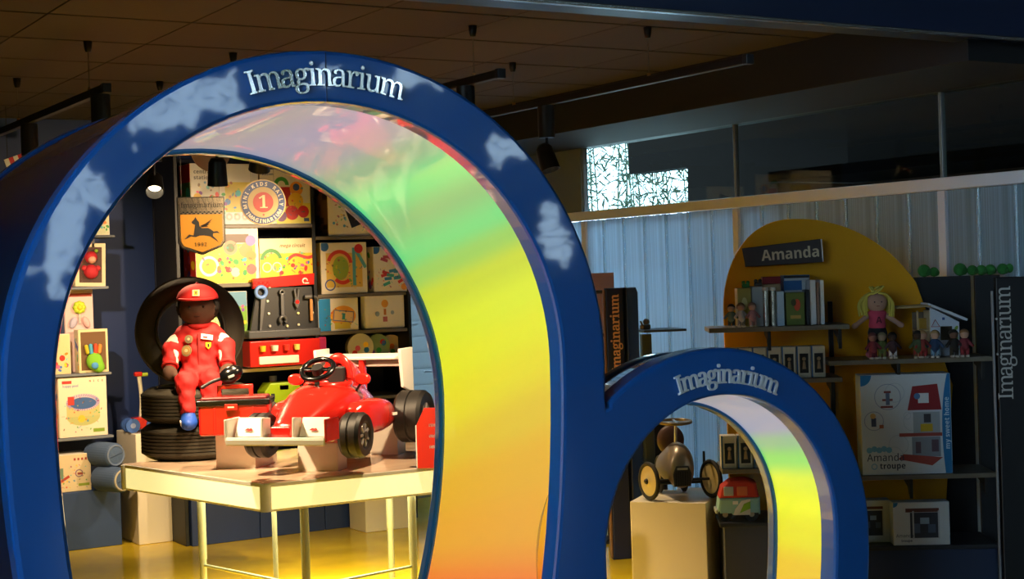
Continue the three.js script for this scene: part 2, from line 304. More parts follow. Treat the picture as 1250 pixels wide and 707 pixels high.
// ================================================================== TRACKS AND SPOTLIGHTS
const HT = 2.46;
function track(X, z0, z1, hang, label) {
  const t = thing('lighting_track', label, 'track', [X, HT, (z0 + z1) / 2]);
  part(t, 'rail', bx(0.034, 0.036, Math.abs(z1 - z0), 0.004), mBlack);
  part(t, 'end_cap', bx(0.04, 0.042, 0.03, 0.004), M('#202023', 0.4), [0, 0, Math.abs(z1 - z0) / 2]);
  for (const z of hang) {
    part(t, 'ceiling_cup', lathe([[0, -0.05], [0.012, -0.05], [0.017, -0.03], [0.02, 0], [0, 0]], 14), mBlack, [0, HC - HT, z - (z0 + z1) / 2]);
    part(t, 'wire', cyl(0.0018, 0.0018, HC - HT - 0.06, 6), M('#5a564f', 0.4), [0, (HC - HT) / 2 - 0.02, z - (z0 + z1) / 2]);
    part(t, 'clip', bx(0.014, 0.016, 0.014, 0.002), M('#a8804a', 0.4, { metalness: 0.6 }), [0, 0.024, z - (z0 + z1) / 2]);
  }
  return t;
}
track(1.94, -4.45, -1.93, [-2.18, -3.46], 'black ceiling track with two box spotlights beside the large arch');
track(2.66, -4.4, -1.7, [-2.29, -3.36], 'black ceiling track behind the crown of the large arch');
track(4.12, -3.6, -0.3, [-2.14, -0.98], 'long black ceiling track pointing at the glass wall');
track(3.35, -3.3, -1.0, [-1.22, -2.7], 'short black ceiling track between the other tracks over the table');
// a spot: box of ballast under the track, arm, cylindrical head aimed at a point
function spot(X, z, target, cd, label, cone = 32, lit = true, drop = 0.27, color = WARM, pen = 0.7) {
  const t = thing('track_spotlight', label, 'spotlight', [X, HT - 0.018, z]);
  part(t, 'gear_box', cyl(0.042, 0.042, 0.16, 20), M('#1b1b1e', 0.45), [0, -0.08, 0]);
  part(t, 'arm', cyl(0.008, 0.008, drop - 0.12, 8), mBlack, [0, -0.13 - (drop - 0.12) / 2, 0]);
  const p = V3(X, HT - 0.018 - drop, z), d = V3(...target).sub(p).normalize();
  const q = new THREE.Quaternion().setFromUnitVectors(V3(0, -1, 0), d);
  const head = part(t, 'head', lathe([[0.001, 0.08], [0.03, 0.08], [0.042, 0.06], [0.05, -0.055], [0.047, -0.055], [0.04, 0.02], [0.001, 0.02]], 20), M('#111113', 0.35, { side: THREE.DoubleSide }), [0, -drop, 0]);
  head.quaternion.copy(q);
  const bulb = part(t, 'lamp_bulb', lathe([[0.0, -0.02], [0.02, -0.017], [0.036, -0.008], [0.036, 0.0], [0, 0.0]], 18), lit ? glow([1, 0.8, 0.5], 5) : M('#bbb', 0.2), [0, -drop, 0]);
  bulb.quaternion.copy(q);
  if (lit) {
    const l = new THREE.SpotLight(color, cd, 0, cone * RAD, pen, 2); l.position.copy(p).addScaledVector(d, 0.07); l.target.position.set(...target); l.castShadow = true; l.shadow.radius = 1.6; l.name = 'spot';
    scene.add(l, l.target);
  }
  return t;
}
spot(1.94, -2.02, [2.85, 0.8, -2.0], 24, 'black box spotlight close to the free end of the track beside the large arch', 34);
spot(1.94, -3.25, [2.55, 1.0, -5.2], 14, 'black box spotlight farther along the track beside the large arch', 38);
spot(2.66, -3.5, [2.2, 0.9, -2.3], 4, 'lit black spotlight with a glaring bulb in front of the navy wall', 40, true, 0.29);
spot(2.66, -2.55, [2.72, 1.0, -2.75], 7, 'black hooded spotlight hanging above the winged horse shield', 30, true, 0.3);
spot(2.66, -2.0, [2.75, 1.0, -2.6], 14, 'black spotlight behind the crown of the arch aimed at the doll', 30);
spot(3.35, -1.3, [3.1, 0.9, -2.3], 16, 'black spotlight over the front of the display table', 34);
spot(4.12, -2.9, [3.4, 1.45, -4.5], 21, 'black spotlight at the inner end of the long track', 28);
spot(3.35, -2.35, [3.0, 1.75, -4.0], 7, 'added black spotlight brightening the shield sign, over the back of the display table', 32);  // extra lamp, added to lift the dark shield sign
spot(4.12, -1.84, [4.3, 0.5, -1.3], 6, 'dark cylindrical spotlight with an open flap under the long track', 36);
// ================================================================== DISPLAY TABLE
const HT0 = 0.72;
{
  const A = atY(322, 591, HT0), B = atY(150, 567, HT0), Cc = V3(A.x + 1.45, HT0, A.z + 0.05), D = V3(B.x + 1.5, HT0, B.z + 0.05);
  const cen = V3(0, 0, 0).add(A).add(B).add(Cc).add(D).multiplyScalar(0.25); cen.y = 0;
  const t = thing('display_table', 'large white display table with glowing yellowish edge and slim metal legs', 'table', cen);
  const P = [A, Cc, D, B].map(p => [p.x - cen.x, -(p.z - cen.z)]);
  const top = extrude(P, 0.012, 0.003); top.rotateX(-Math.PI / 2);
  const wood = noiseTex(256, (u, v) => { const n = fbm(u * 1, v * 1, 4, 4), s = vnoise(u * 4, v * 60, 240); return [0.74 + 0.08 * n + 0.05 * s, 0.63 + 0.09 * n + 0.05 * s, 0.53 + 0.08 * n + 0.05 * s]; }, true);
  part(t, 'table_top', top, M('#ffffff', 0.1, { map: wood }), [0, HT0 - 0.012, 0]);
  const rimP = P;
  const fascia = (a, b) => {
    const dx = b[0] - a[0], dy = b[1] - a[1], L = Math.hypot(dx, dy), m = part(t, 'light_panel', bx(L - 0.05, 0.1, 0.008, 0.002), glow([1.0, 0.88, 0.36], 0.8), [(a[0] + b[0]) / 2, HT0 - 0.066, -(a[1] + b[1]) / 2], [0, Math.atan2(dy, dx), 0]);
    m.userData.label = 'glowing acrylic edge panel'; return m;
  };
  for (let i = 0; i < 4; i++) { fascia(P[i], P[(i + 1) % 4]); const a = P[i], b = P[(i + 1) % 4]; part(t, 'edge_trim', bx(Math.hypot(b[0] - a[0], b[1] - a[1]), 0.017, 0.012, 0.003), M('#cfcdc2', 0.35), [(a[0] + b[0]) / 2, HT0 - 0.008, -(a[1] + b[1]) / 2], [0, Math.atan2(b[1] - a[1], b[0] - a[0]), 0]); }
  const bot = extrude(P, 0.008, 0.002); bot.rotateX(-Math.PI / 2);
  part(t, 'bottom_board', bot, M('#d9d6cc', 0.5), [0, HT0 - 0.124, 0]);
  const mLeg = M('#9fa79a', 0.35, { metalness: 0.5 });
  const inset = (p, k) => { const l = Math.hypot(...p); return [p[0] * (1 - k / l), p[1] * (1 - k / l)]; };
  for (const p of P) part(t, 'corner_post', cyl(0.026, 0.026, 0.12, 16), M('#c9ccc8', 0.35), [inset(p, 0.016)[0], HT0 - 0.064, -inset(p, 0.016)[1]]);
  const legAt = [atY(245, 600, HT0 - 0.12), atY(371, 618, HT0 - 0.12), atY(502, 598, HT0 - 0.12)];
  const pts = [];
  for (const q of [...legAt, V3(D.x - 0.12, 0, D.z + 0.15)]) {
    const h = HT0 - 0.124; pts.push([q.x - cen.x, q.z - cen.z]);
    part(t, 'leg', cyl(0.02, 0.02, h * 0.55, 14), mLeg, [q.x - cen.x, h - h * 0.275, q.z - cen.z]);
    part(t, 'leg_foot', cyl(0.017, 0.017, h * 0.47, 14), mLeg, [q.x - cen.x, h * 0.235, q.z - cen.z]);
  }
  const bar = (a, b, y, r = 0.008) => { const L = Math.hypot(b[0] - a[0], b[1] - a[1]); part(t, 'stretcher', shift(cyl(r, r, L, 10), 0, 0, 0, 0, 0, Math.PI / 2), mLeg, [(a[0] + b[0]) / 2, y, (a[1] + b[1]) / 2], [0, -Math.atan2(b[1] - a[1], b[0] - a[0]), 0]); };
  bar(pts[0], pts[1], 0.24); bar(pts[1], pts[2], 0.235);
  const q = atY(335, 619, HT0 - 0.12); part(t, 'middle_leg', cyl(0.012, 0.012, HT0 - 0.124, 12), mLeg, [q.x + 0.12 - cen.x, (HT0 - 0.124) / 2, q.z - 0.3 - cen.z]);
  // the tubes inside shine through the bottom edge onto the floor
  const l = new THREE.RectAreaLight(new THREE.Color().setRGB(1, 0.84, 0.4), 13, 1.3, 1.0); l.position.set(cen.x, HT0 - 0.13, cen.z); l.lookAt(cen.x, 0, cen.z); l.name = 'table_light'; scene.add(l);
}
// white blocks the car stands on
const block = (x0, x1, yb, yt, d, label, px0y) => {
  const a = atY(x0, yb, HT0), b = atY(x1, yb, HT0); const w = Math.hypot(b.x - a.x, b.z - a.z), turn = -Math.atan2(b.z - a.z, b.x - a.x);
  const top = atZ((x0 + x1) / 2, yt, (a.z + b.z) / 2).y;
  const t = thing('display_block', label, 'block', [(a.x + b.x) / 2, HT0 + 0.0006, (a.z + b.z) / 2], turn);
  part(t, 'block_body', bx(w, top - HT0, d, 0.004), M('#e4dcd0', 0.5), [0, (top - HT0) / 2, -d / 2]);
  return t;
};
block(264, 312, 573, 531, 0.26, 'white block under the red toolbox at the table edge');
block(364, 413, 576, 541, 0.12, 'white block under the nose of the red racing car');
block(452, 486, 556, 512, 0.12, 'white block under the side of the red racing car');

// ================================================================== TYRES
const tyreGeo = (Ro, Ri, w) => {
  const p = [];
  const n = 10; // half section
  const prof = [[Ri, -w * 0.36], [Ri + 0.012, -w * 0.47], [(Ri + Ro) / 2, -w * 0.52], [Ro - 0.03, -w * 0.46], [Ro - 0.008, -w * 0.36]];
  for (let k = -3; k <= 3; k++) { const y = k * w * 0.1; prof.push([Ro, y - w * 0.035], [Ro, y + w * 0.035], [Ro - 0.008, y + w * 0.04], [Ro - 0.008, y + w * 0.06]); }
  prof.push([Ro - 0.008, w * 0.36], [Ro - 0.03, w * 0.46], [(Ri + Ro) / 2, w * 0.52], [Ri + 0.012, w * 0.47], [Ri, w * 0.36], [Ri - 0.004, 0], [Ri, -w * 0.36]);
  return toCreasedNormals(lathe(prof, 56), 0.6);
};
const TY = atY(246, 558, HT0); TY.z -= 0.05;
const mTyre = M('#322d21', 0.75, { bumpMap: grain, bumpScale: 0.0015, side: THREE.DoubleSide });
const mSidewall = M('#2c281e', 0.55);
{
  const g = tyreGeo(0.285, 0.18, 0.175);
  for (let i = 0; i < 2; i++) {
    const t = thing('car_tyre', ['black rubber car tyre lying flat on the display table', 'black rubber car tyre lying flat on top of another tyre, under the doll'][i], 'tyre', [TY.x + i * 0.008, HT0 + 0.001 + i * 0.183, TY.z - i * 0.005], i * 0.7);
    part(t, 'tread', g, mTyre, [0, 0.0915, 0]);
    part(t, 'bead', new THREE.TorusGeometry(0.192, 0.008, 8, 40), mSidewall, [0, 0.18, 0], [Math.PI / 2, 0, 0]);
  }
  const t = thing('car_tyre', 'black rubber car tyre standing upright behind the doll', 'tyre', [TY.x + 0.02, HT0 + 0.368, TY.z - 0.12], -0.28);
  const g2 = tyreGeo(0.28, 0.165, 0.17);
  const u = part(t, 'tread', g2, mTyre, [0, 0.279, 0], [Math.PI / 2 - 0.12, 0, 0]);
  part(t, 'bead', new THREE.TorusGeometry(0.175, 0.008, 8, 40), mSidewall, [0, 0.287, 0.085], [-0.12, 0, 0]);
}
// ================================================================== RAG DOLL IN A RACING SUIT
{
  const DY = HT0 + 0.368;                                   // top of the stack
  const d = thing('rag_doll', 'large brown cloth doll in a red racing suit and cap sitting on stacked tyres', 'doll', [TY.x - 0.01, DY, TY.z + 0.1], -0.42);
  const mSuit = M([0.55, 0.014, 0.014], 0.75, { bumpMap: weave, bumpScale: 0.0008 }), mSkin = M([0.085, 0.04, 0.024], 0.85, { bumpMap: weave, bumpScale: 0.0008 });
  const mWh = M('#e8dfd2', 0.8), mYel = M('#e8b81c', 0.6);
  // suit: one continuous body, arms hanging out, legs over the edge of the tyre
  const suit = sdf(p => {
    let s = ell(p, [0, 0.17, 0], [0.094, 0.15, 0.078]);
    s = smin(s, ell(p, [0, 0.05, 0.01], [0.098, 0.068, 0.088]), 0.05);
    s = smin(s, cap(p, [-0.06, 0.275, 0], [0.06, 0.275, 0], 0.04, 0.04), 0.045);
    for (const k of [-1, 1]) {
      s = smin(s, cap(p, [k * 0.075, 0.27, 0], [k * 0.135, 0.195, 0.02], 0.042, 0.044), 0.025);
      s = smin(s, cap(p, [k * 0.135, 0.195, 0.02], [k * 0.142, 0.125, 0.06], 0.044, 0.038), 0.025);
      s = smin(s, cap(p, [k * 0.045, 0.03, 0.03], [k * 0.062, 0.035, 0.14], 0.056, 0.05), 0.025);
      s = smin(s, cap(p, [k * 0.062, 0.035, 0.14], [k * 0.052, -0.10, 0.17], 0.05, 0.04), 0.025);
    }
    // cloth folds
    s += 0.004 * Math.sin(p[1] * 95 + p[0] * 30) * Math.sin(p[0] * 60 + p[2] * 40);
    return s;
  }, [0, 0.1, 0.06], 0.31, 62);
  part(d, 'racing_suit', suit, mSuit);
  const head = part(d, 'head', sdf(p => smin(smin(ell(p, [0, 0.40, 0.01], [0.098, 0.092, 0.088]), ell(p, [0, 0.385, 0.088], [0.014, 0.012, 0.012]), 0.012), cap(p, [0, 0.29, 0], [0, 0.35, 0], 0.04, 0.04), 0.03), [0, 0.38, 0.01], 0.14, 36), mSkin);
  for (const k of [-1, 1]) {
    part(head, 'eye', sph(0.0075, 12), M('#0a0706', 0.3), [k * 0.034, 0.408, 0.091]);
    part(d, 'hand', sdf(p => { let s = smin(ell(p, [k * 0.146, 0.078, 0.085], [0.035, 0.042, 0.034]), cap(p, [k * 0.123, 0.083, 0.095], [k * 0.113, 0.063, 0.11], 0.016, 0.014), 0.015); return s; }, [k * 0.14, 0.078, 0.085], 0.07, 24), mSkin);
    const shoe = part(d, 'shoe', sdf(p => smin(ell(p, [k * 0.05, -0.17, 0.195], [0.038, 0.034, 0.064]), cap(p, [k * 0.052, -0.12, 0.17], [k * 0.052, -0.16, 0.175], 0.034, 0.036), 0.03), [k * 0.052, -0.155, 0.19], 0.1, 28), M('#1f4fb0', 0.6));
    for (let i = 0; i < 3; i++) part(shoe, 'shoe_stripe', bx(0.006, 0.028, 0.012, 0.002), mWh, [k * 0.05 - 0.036, -0.167, 0.185 + i * 0.018], [0.35, 0, 0.15]);
    // white flashes on the upper arms
    part(d, 'sleeve_flash', sdf(p => Math.max(Math.min(cap(p, [k * 0.085, 0.262, 0.002], [k * 0.136, 0.195, 0.021], 0.0445, 0.0465), cap(p, [k * 0.136, 0.195, 0.021], [k * 0.142, 0.135, 0.055], 0.0465, 0.041)), Math.abs((p[0] * k - 0.135) * 0.8 + (p[2] - 0.04) * 0.9) - 0.017), [k * 0.12, 0.2, 0.03], 0.1, 40), mWh);
    part(d, 'cuff', new THREE.TorusGeometry(0.036, 0.008, 8, 20), mSuit, [k * 0.143, 0.112, 0.068], [0.9, 0, 0]);
  }
  part(d, 'mouth', tube([[-0.02, 0.362, 0.085], [0, 0.357, 0.09], [0.02, 0.362, 0.085]], 0.0022, 10, 6), M('#2a0f0a', 0.8));
  part(d, 'hair', sdf(p => Math.max(ell(p, [0, 0.405, 0], [0.108, 0.09, 0.094]) + 0.004 * Math.sin(p[0] * 190) * Math.sin(p[1] * 180) * Math.sin(p[2] * 170), -ell(p, [0, 0.395, 0.075], [0.095, 0.12, 0.07])), [0, 0.405, 0], 0.13, 40), M('#130d0a', 0.95));
  // cap
  const cp = part(d, 'cap', sdf(p => Math.max(smin(ell(p, [0, 0.44, 0.005], [0.107, 0.085, 0.10]), 9, 0.01), 0.445 - p[1]), [0, 0.46, 0.01], 0.13, 36), mSuit);
  const br = new THREE.Shape(); br.absellipse(0, 0, 0.09, 0.07, 0, Math.PI); br.lineTo(-0.094, -0.02); br.quadraticCurveTo(0, 0.03, 0.094, -0.02);
  const brim = new THREE.ExtrudeGeometry(br, { depth: 0.006, bevelEnabled: true, bevelSize: 0.002, bevelThickness: 0.002, bevelSegments: 2 });
  part(cp, 'brim', brim, mSuit, [0, 0.452, 0.062], [Math.PI / 2 + 0.08, 0, 0]);
  part(cp, 'cap_button', sph(0.009, 10), mSuit, [0, 0.525, 0.005]);
  const badge = part(cp, 'cap_badge', bx(0.036, 0.034, 0.004, 0.001), M('#d9cda6', 0.6), [0, 0.478, 0.099], [-0.38, 0, 0]);
  part(badge, 'badge_shield', bx(0.02, 0.024, 0.003, 0.001), mYel, [0, 0, 0.003]);
  part(badge, 'badge_mark', bx(0.007, 0.013, 0.003, 0.001), mBlack, [0, 0, 0.005]);
  // patches on the chest
  const patch = (x, y, z, r, c, ry = 0) => { const p = part(d, 'round_patch', shift(cyl(r, r, 0.004, 24), 0, 0, 0, Math.PI / 2), M('#8e7d55', 0.6), [x, y, z], [-0.15, ry, 0]); part(p, 'patch_centre', shift(cyl(r * 0.72, r * 0.72, 0.004, 24), 0, 0, 0, Math.PI / 2), M(c, 0.6), [0, 0, 0.002]); part(p, 'patch_dot', shift(cyl(r * 0.3, r * 0.3, 0.004, 16), 0, 0, 0, Math.PI / 2), M('#c9b98a', 0.6), [0, 0, 0.004]); };
  patch(-0.045, 0.245, 0.073, 0.021, '#7f6f5a', -0.25); patch(-0.058, 0.187, 0.073, 0.029, '#a6864a', -0.5);
  part(d, 'name_patch', bx(0.062, 0.028, 0.004, 0.002), M('#e6dfe0', 0.6), [0.045, 0.253, 0.069], [-0.25, 0.35, -0.08]);
  part(d, 'name_patch_mark', bx(0.022, 0.008, 0.004, 0.001), mRed, [0.037, 0.253, 0.0755], [-0.25, 0.35, -0.08]);
  const ys = part(d, 'shield_patch', extrude([[-0.015, 0.016], [0.015, 0.016], [0.014, -0.006], [0, -0.02], [-0.014, -0.006]], 0.003, 0.001), mYel, [0.05, 0.21, 0.074], [-0.05, 0.4, 0]);
  part(ys, 'shield_mark', bx(0.009, 0.016, 0.003, 0.001), mBlack, [0, 0, 0.004]);
  part(d, 'collar', new THREE.TorusGeometry(0.05, 0.013, 8, 24), mSuit, [0, 0.315, 0.004], [Math.PI / 2 + 0.15, 0, 0]);
  part(d, 'zip', bx(0.006, 0.2, 0.004, 0.001), M('#7c0d0c', 0.5), [0, 0.17, 0.0795], [0.0, 0, 0]);
}
// ================================================================== TOOLBOX AND BITS BESIDE IT
{
  const p = atY(289, 531, HT0 + 0.195);
  const a = atDepth(247, 531, 7.22), b = atDepth(331, 528, 7.22);
  const w = 0.33, t = thing('toy_toolbox', 'red plastic toy toolbox with black rim and red handle', 'toolbox', [(a.x + b.x) / 2, a.y, (a.z + b.z) / 2], -0.5 + 0.0);
  part(t, 'box_body', bx(w, 0.15, 0.17, 0.012), mRed, [0, 0.076, 0]);
  for (const k of [-1, 1]) part(t, 'side_rib', bx(0.012, 0.13, 0.176, 0.003), mRed, [k * 0.09, 0.07, 0]);
  part(t, 'rim', bx(w + 0.02, 0.03, 0.185, 0.008), mBlackGloss, [0, 0.155, 0]);
  part(t, 'lid', bx(w - 0.02, 0.02, 0.16, 0.008), M('#5a0f10', 0.4), [0, 0.172, 0]);
  part(t, 'handle', merged([shift(bx(0.17, 0.02, 0.026, 0.006), 0, 0.225, 0), shift(bx(0.02, 0.055, 0.026, 0.006), -0.075, 0.2, 0), shift(bx(0.02, 0.055, 0.026, 0.006), 0.075, 0.2, 0)]), mRed);
  const lt = part(t, 'latch', bx(0.06, 0.03, 0.012, 0.003), mRed, [-0.01, 0.135, 0.095]); part(lt, 'latch_label', bx(0.03, 0.006, 0.002, 0.0005), mCream, [0, 0, 0.007]);
  // support behind the white block carries it; black toy torch lies on its lid
  const m = thing('toy_torch', 'black bulbous toy torch lying on the red toolbox', 'toy', [(a.x + b.x) / 2 - 0.02, a.y + 0.238, (a.z + b.z) / 2 + 0.0], -0.3);
  part(m, 'torch_head', shift(lathe([[0, -0.055], [0.03, -0.045], [0.042, -0.01], [0.038, 0.03], [0.02, 0.055], [0, 0.06]], 20), 0, 0, 0, 0, 0, -1.15), mBlackGloss, [0.0, 0.045, 0]);
  part(m, 'torch_stem', tube([[-0.04, 0.03, 0], [-0.09, 0.015, 0.01], [-0.14, -0.01, 0.02]], 0.009, 12, 8), M('#3a3a3c', 0.3, { metalness: 0.6 }));
  part(m, 'torch_label', bx(0.03, 0.012, 0.003, 0.001), M('#9aa0a2', 0.4), [0.0, 0.04, 0.041], [0, 0, 0.3]);
  const g = thing('toy_rubber_wheel', 'small grey rubber wheel standing behind the red toolbox', 'wheel', V3(atZ(312, 500, -2.9).x, HT0 + 0.001, -2.9), 0.2);
  part(g, 'tyre', shift(lathe([[0.05, -0.04], [0.13, -0.045], [0.15, -0.03], [0.15, 0.03], [0.13, 0.045], [0.05, 0.04]], 28), 0, 0, 0, Math.PI / 2), M('#4a4b47', 0.7), [0, 0.152, 0]);
  part(g, 'hub', shift(cyl(0.055, 0.055, 0.07, 18), 0, 0, 0, Math.PI / 2), M('#6b6a60', 0.5), [0, 0.152, 0]);
  for (const k of [0, 1]) { const s = part(g, 'prop', bx(0.03, 0.14, 0.03, 0.003), M('#2a2a2a', 0.6), [k ? 0.06 : -0.06, 0.07, -0.06]); }
}
// ================================================================== RED RACING CAR (front = +x, width = z)
{
  const fl = atY(317, 560, 0.8), fr = atY(438, 558, 0.8), mid = fl.clone().add(fr).multiplyScalar(0.5);
  const ax = fr.clone().sub(fl); const half = Math.hypot(ax.x, ax.z) / 2;
  const phi = -138 * RAD, UPY = 0.042;
  const c = thing('toy_racing_car', 'red pedal racing car with white front wing and black wheels on white blocks', 'toy car', [mid.x, 0.8, mid.z], phi);
  const mR = M([0.62, 0.016, 0.010], 0.22, { clearcoat: 1, clearcoatRoughness: 0.06 });
  // body: lofted cross sections from nose to tail  [x, y centre, half width, half height, squareness]
  const sec = [[0.25, 0.142, 0.04, 0.025], [0.23, 0.146, 0.066, 0.04], [0.15, 0.162, 0.095, 0.058], [0.05, 0.19, 0.122, 0.076], [-0.05, 0.215, 0.142, 0.092], [-0.14, 0.225, 0.152, 0.102], [-0.24, 0.22, 0.156, 0.106], [-0.36, 0.21, 0.148, 0.106], [-0.48, 0.2, 0.12, 0.10], [-0.6, 0.185, 0.085, 0.085], [-0.7, 0.17, 0.06, 0.06]];
  const loft = (S, n = 28, pw = 2.6) => {
    const pos = [], idx = [];
    for (const [x, y, w, h] of S) for (let i = 0; i < n; i++) { const a = i / n * Math.PI * 2, co = Math.cos(a), si = Math.sin(a); pos.push(x, y + Math.sign(si) * Math.pow(Math.abs(si), 2 / pw) * h, Math.sign(co) * Math.pow(Math.abs(co), 2 / pw) * w); }
    for (let j = 0; j < S.length - 1; j++) for (let i = 0; i < n; i++) { const a = j * n + i, b = j * n + (i + 1) % n; idx.push(a, a + n, b, b, a + n, b + n); }
    const e0 = pos.length / 3; pos.push(S[0][0], S[0][1], 0); for (let i = 0; i < n; i++) idx.push(e0, i, (i + 1) % n);
    const L = (S.length - 1) * n, e1 = pos.length / 3, q = S[S.length - 1]; pos.push(q[0], q[1], 0); for (let i = 0; i < n; i++) idx.push(e1, L + (i + 1) % n, L + i);
    const g = new THREE.BufferGeometry(); g.setAttribute('position', new THREE.Float32BufferAttribute(pos, 3)); g.setIndex(idx); g.computeVertexNormals(); return g;
  };
  const smoothSec = S => { const cs = [0, 1, 2, 3].map(k => new THREE.CatmullRomCurve3(S.map((s, i) => V3(i, s[k], 0)))); const o = []; for (let i = 0; i <= 40; i++) o.push(cs.map(q => q.getPoint(i / 40).y)); return o; };
  const body = part(c, 'car_body', loft(smoothSec(sec)), mR); body.material.side = THREE.DoubleSide;
  // side pods
  for (const k of [-1, 1]) {
    const pod = loft(smoothSec([[-0.08, 0.16, 0.03, 0.055], [-0.14, 0.165, 0.058, 0.078], [-0.3, 0.165, 0.07, 0.082], [-0.42, 0.16, 0.062, 0.07], [-0.52, 0.15, 0.04, 0.05]]), 24, 3.4);
    const p = part(c, 'side_pod', pod, mR, [0, 0, k * 0.185]);
    part(p, 'air_intake', bx(0.012, 0.07, 0.07, 0.01), mBlack, [-0.088, 0.165, 0], [0, 0, 0.1]);
    const tx = glyph(fontS, 'F1', 0.022, 0.002); part(p, 'pod_mark', bx(0.05, 0.014, 0.003, 0.001), mWhite, [-0.47, 0.155, k * 0.056], [0, k * 0.25, 0]);
  }
  // cockpit rim, opening, head rest, windscreen
  part(c, 'cockpit_opening', shift(lathe([[0, 0.0], [0.085, 0.0], [0.092, 0.012], [0.085, 0.02]], 28), 0, 0, 0), mBlack, [-0.25, 0.312, 0], [0, 0, -0.04], [1.25, 1, 1]);
  part(c, 'cockpit_rim', new THREE.TorusGeometry(0.1, 0.014, 10, 30), mR, [-0.25, 0.318, 0], [Math.PI / 2, 0, 0], [1.2, 1, 1]);
  part(c, 'engine_cover', loft(smoothSec([[-0.36, 0.34, 0.035, 0.03], [-0.40, 0.36, 0.06, 0.062], [-0.48, 0.34, 0.06, 0.075], [-0.58, 0.29, 0.045, 0.07], [-0.70, 0.22, 0.02, 0.03]]), 22, 2.2), mR);
  part(c, 'roll_hoop', new THREE.TorusGeometry(0.062, 0.017, 10, 24, Math.PI), mR, [-0.37, 0.34, 0], [0, Math.PI / 2, 0], [1, 1.5, 1]);
  part(c, 'seat_back', bx(0.02, 0.09, 0.09, 0.01), mBlack, [-0.35, 0.35, 0]);
  for (const k of [-1, 1]) { const m = part(c, 'mirror', loft(smoothSec([[-0.0, 0, 0.03, 0.02], [-0.02, 0, 0.04, 0.027], [-0.06, 0, 0.02, 0.015]]), 16, 2.5), mR, [-0.24, 0.34, k * 0.17]); part(m, 'mirror_arm', cyl(0.006, 0.006, 0.06, 8), mBlack, [-0.03, -0.03, -k * 0.02], [k * 0.6, 0, 0]); }
  // steering wheel
  const sw = part(c, 'steering_wheel', new THREE.TorusGeometry(0.075, 0.013, 12, 32), mBlackGloss, [-0.13, 0.395, 0], [0, Math.PI / 2, 0]); sw.rotation.set(0, Math.PI / 2, 0); sw.rotateX(-0.95);
  part(sw, 'wheel_spoke', bx(0.14, 0.022, 0.012, 0.004), mBlackGloss); part(sw, 'wheel_hub', shift(cyl(0.026, 0.03, 0.03, 16), 0, 0, 0, Math.PI / 2), mBlack);
  part(c, 'steering_column', cyl(0.011, 0.013, 0.13, 10), M('#33312e', 0.3, { metalness: 0.7 }), [-0.12, 0.34, 0], [0, 0, 0.3]);
  part(c, 'dash_pad', bx(0.05, 0.03, 0.1, 0.01), M('#b0aba5', 0.4), [-0.12, 0.305, 0]);
  // front wing
  const wing = part(c, 'front_wing', merged([shift(bx(0.11, 0.016, 0.47, 0.005), 0.3, 0.075, 0, 0, 0, 0.12), shift(bx(0.014, 0.028, 0.47, 0.005), 0.35, 0.068, 0)]), mWhite, [0, UPY, 0]);
  for (const k of [-1, 1]) {
    part(wing, 'end_plate', bx(0.14, 0.1, 0.012, 0.004), k < 0 ? mR : mWhite, [0.28, 0.118, k * 0.238]);
    part(wing, 'flap', shift(bx(0.012, 0.095, 0.13, 0.005), 0, 0, 0, 0, 0, 0.5), mWhite, [0.27, 0.125, k * 0.155]);
    part(wing, 'strake', bx(0.08, 0.1, 0.012, 0.004), mWhite, [0.285, 0.12, k * 0.075], [0, 0, 0.1]);
    const wm = part(wing, 'wing_mark', extrude([[-0.02, -0.004], [-0.006, 0.006], [0.004, 0.003], [0.012, 0.007], [0.02, -0.003], [0.004, -0.007]], 0.002, 0), mRed, [0.281, 0.118, k * 0.155], [0, Math.PI / 2, 0]); wm.rotateX(-0.55); wm.position.x += 0.005;
  }
  part(wing, 'nose_support', bx(0.05, 0.06, 0.1, 0.008), mR, [0.27, 0.1, 0]);
  // wheels
  const wheel = (x, z, r, w) => {
    const k = Math.sign(z);
    const g = shift(toCreasedNormals(lathe([[r * 0.52, -w / 2 + 0.006], [r * 0.62, -w / 2], [r * 0.9, -w / 2], [r, -w / 2 + 0.016], [r, -0.008], [r - 0.006, -0.005], [r - 0.006, 0.005], [r, 0.008], [r, w / 2 - 0.016], [r * 0.9, w / 2], [r * 0.62, w / 2], [r * 0.52, w / 2 - 0.006]], 40), 0.5), 0, 0, 0, Math.PI / 2);
    const t = part(c, 'wheel', g, M('#131110', 0.5, { side: THREE.DoubleSide }), [x, r, z]);
    part(t, 'rim', shift(lathe([[0.0, 0.0], [r * 0.2, 0.004], [r * 0.42, -0.012], [r * 0.52, 0.008], [r * 0.55, 0.008], [r * 0.55, -0.03]], 28), 0, 0, 0, Math.PI / 2), M('#8f8f90', 0.3, { metalness: 0.7, side: THREE.DoubleSide }), [0, 0, k * (w / 2 - 0.018)], [0, k > 0 ? 0 : Math.PI, 0]);
    for (let i = 0; i < 7; i++) { const a = i / 7 * 6.283; part(t, 'spoke', bx(r * 0.42, 0.012, 0.008, 0.002), M('#b5b3b0', 0.3, { metalness: 0.6 }), [Math.cos(a) * r * 0.3, Math.sin(a) * r * 0.3, k * (w / 2 - 0.008)], [0, 0, a]); }
    part(t, 'hub_cap', shift(cyl(0.015, 0.018, 0.012, 14), 0, 0, 0, Math.PI / 2), M('#55524e', 0.3, { metalness: 0.6 }), [0, 0, k * (w / 2 - 0.004)]);
  };
  wheel(0, half, 0.104, 0.1); wheel(0, -half, 0.104, 0.1);
  wheel(-0.63, half + 0.05, 0.128, 0.14); wheel(-0.63, -half - 0.05, 0.128, 0.14);
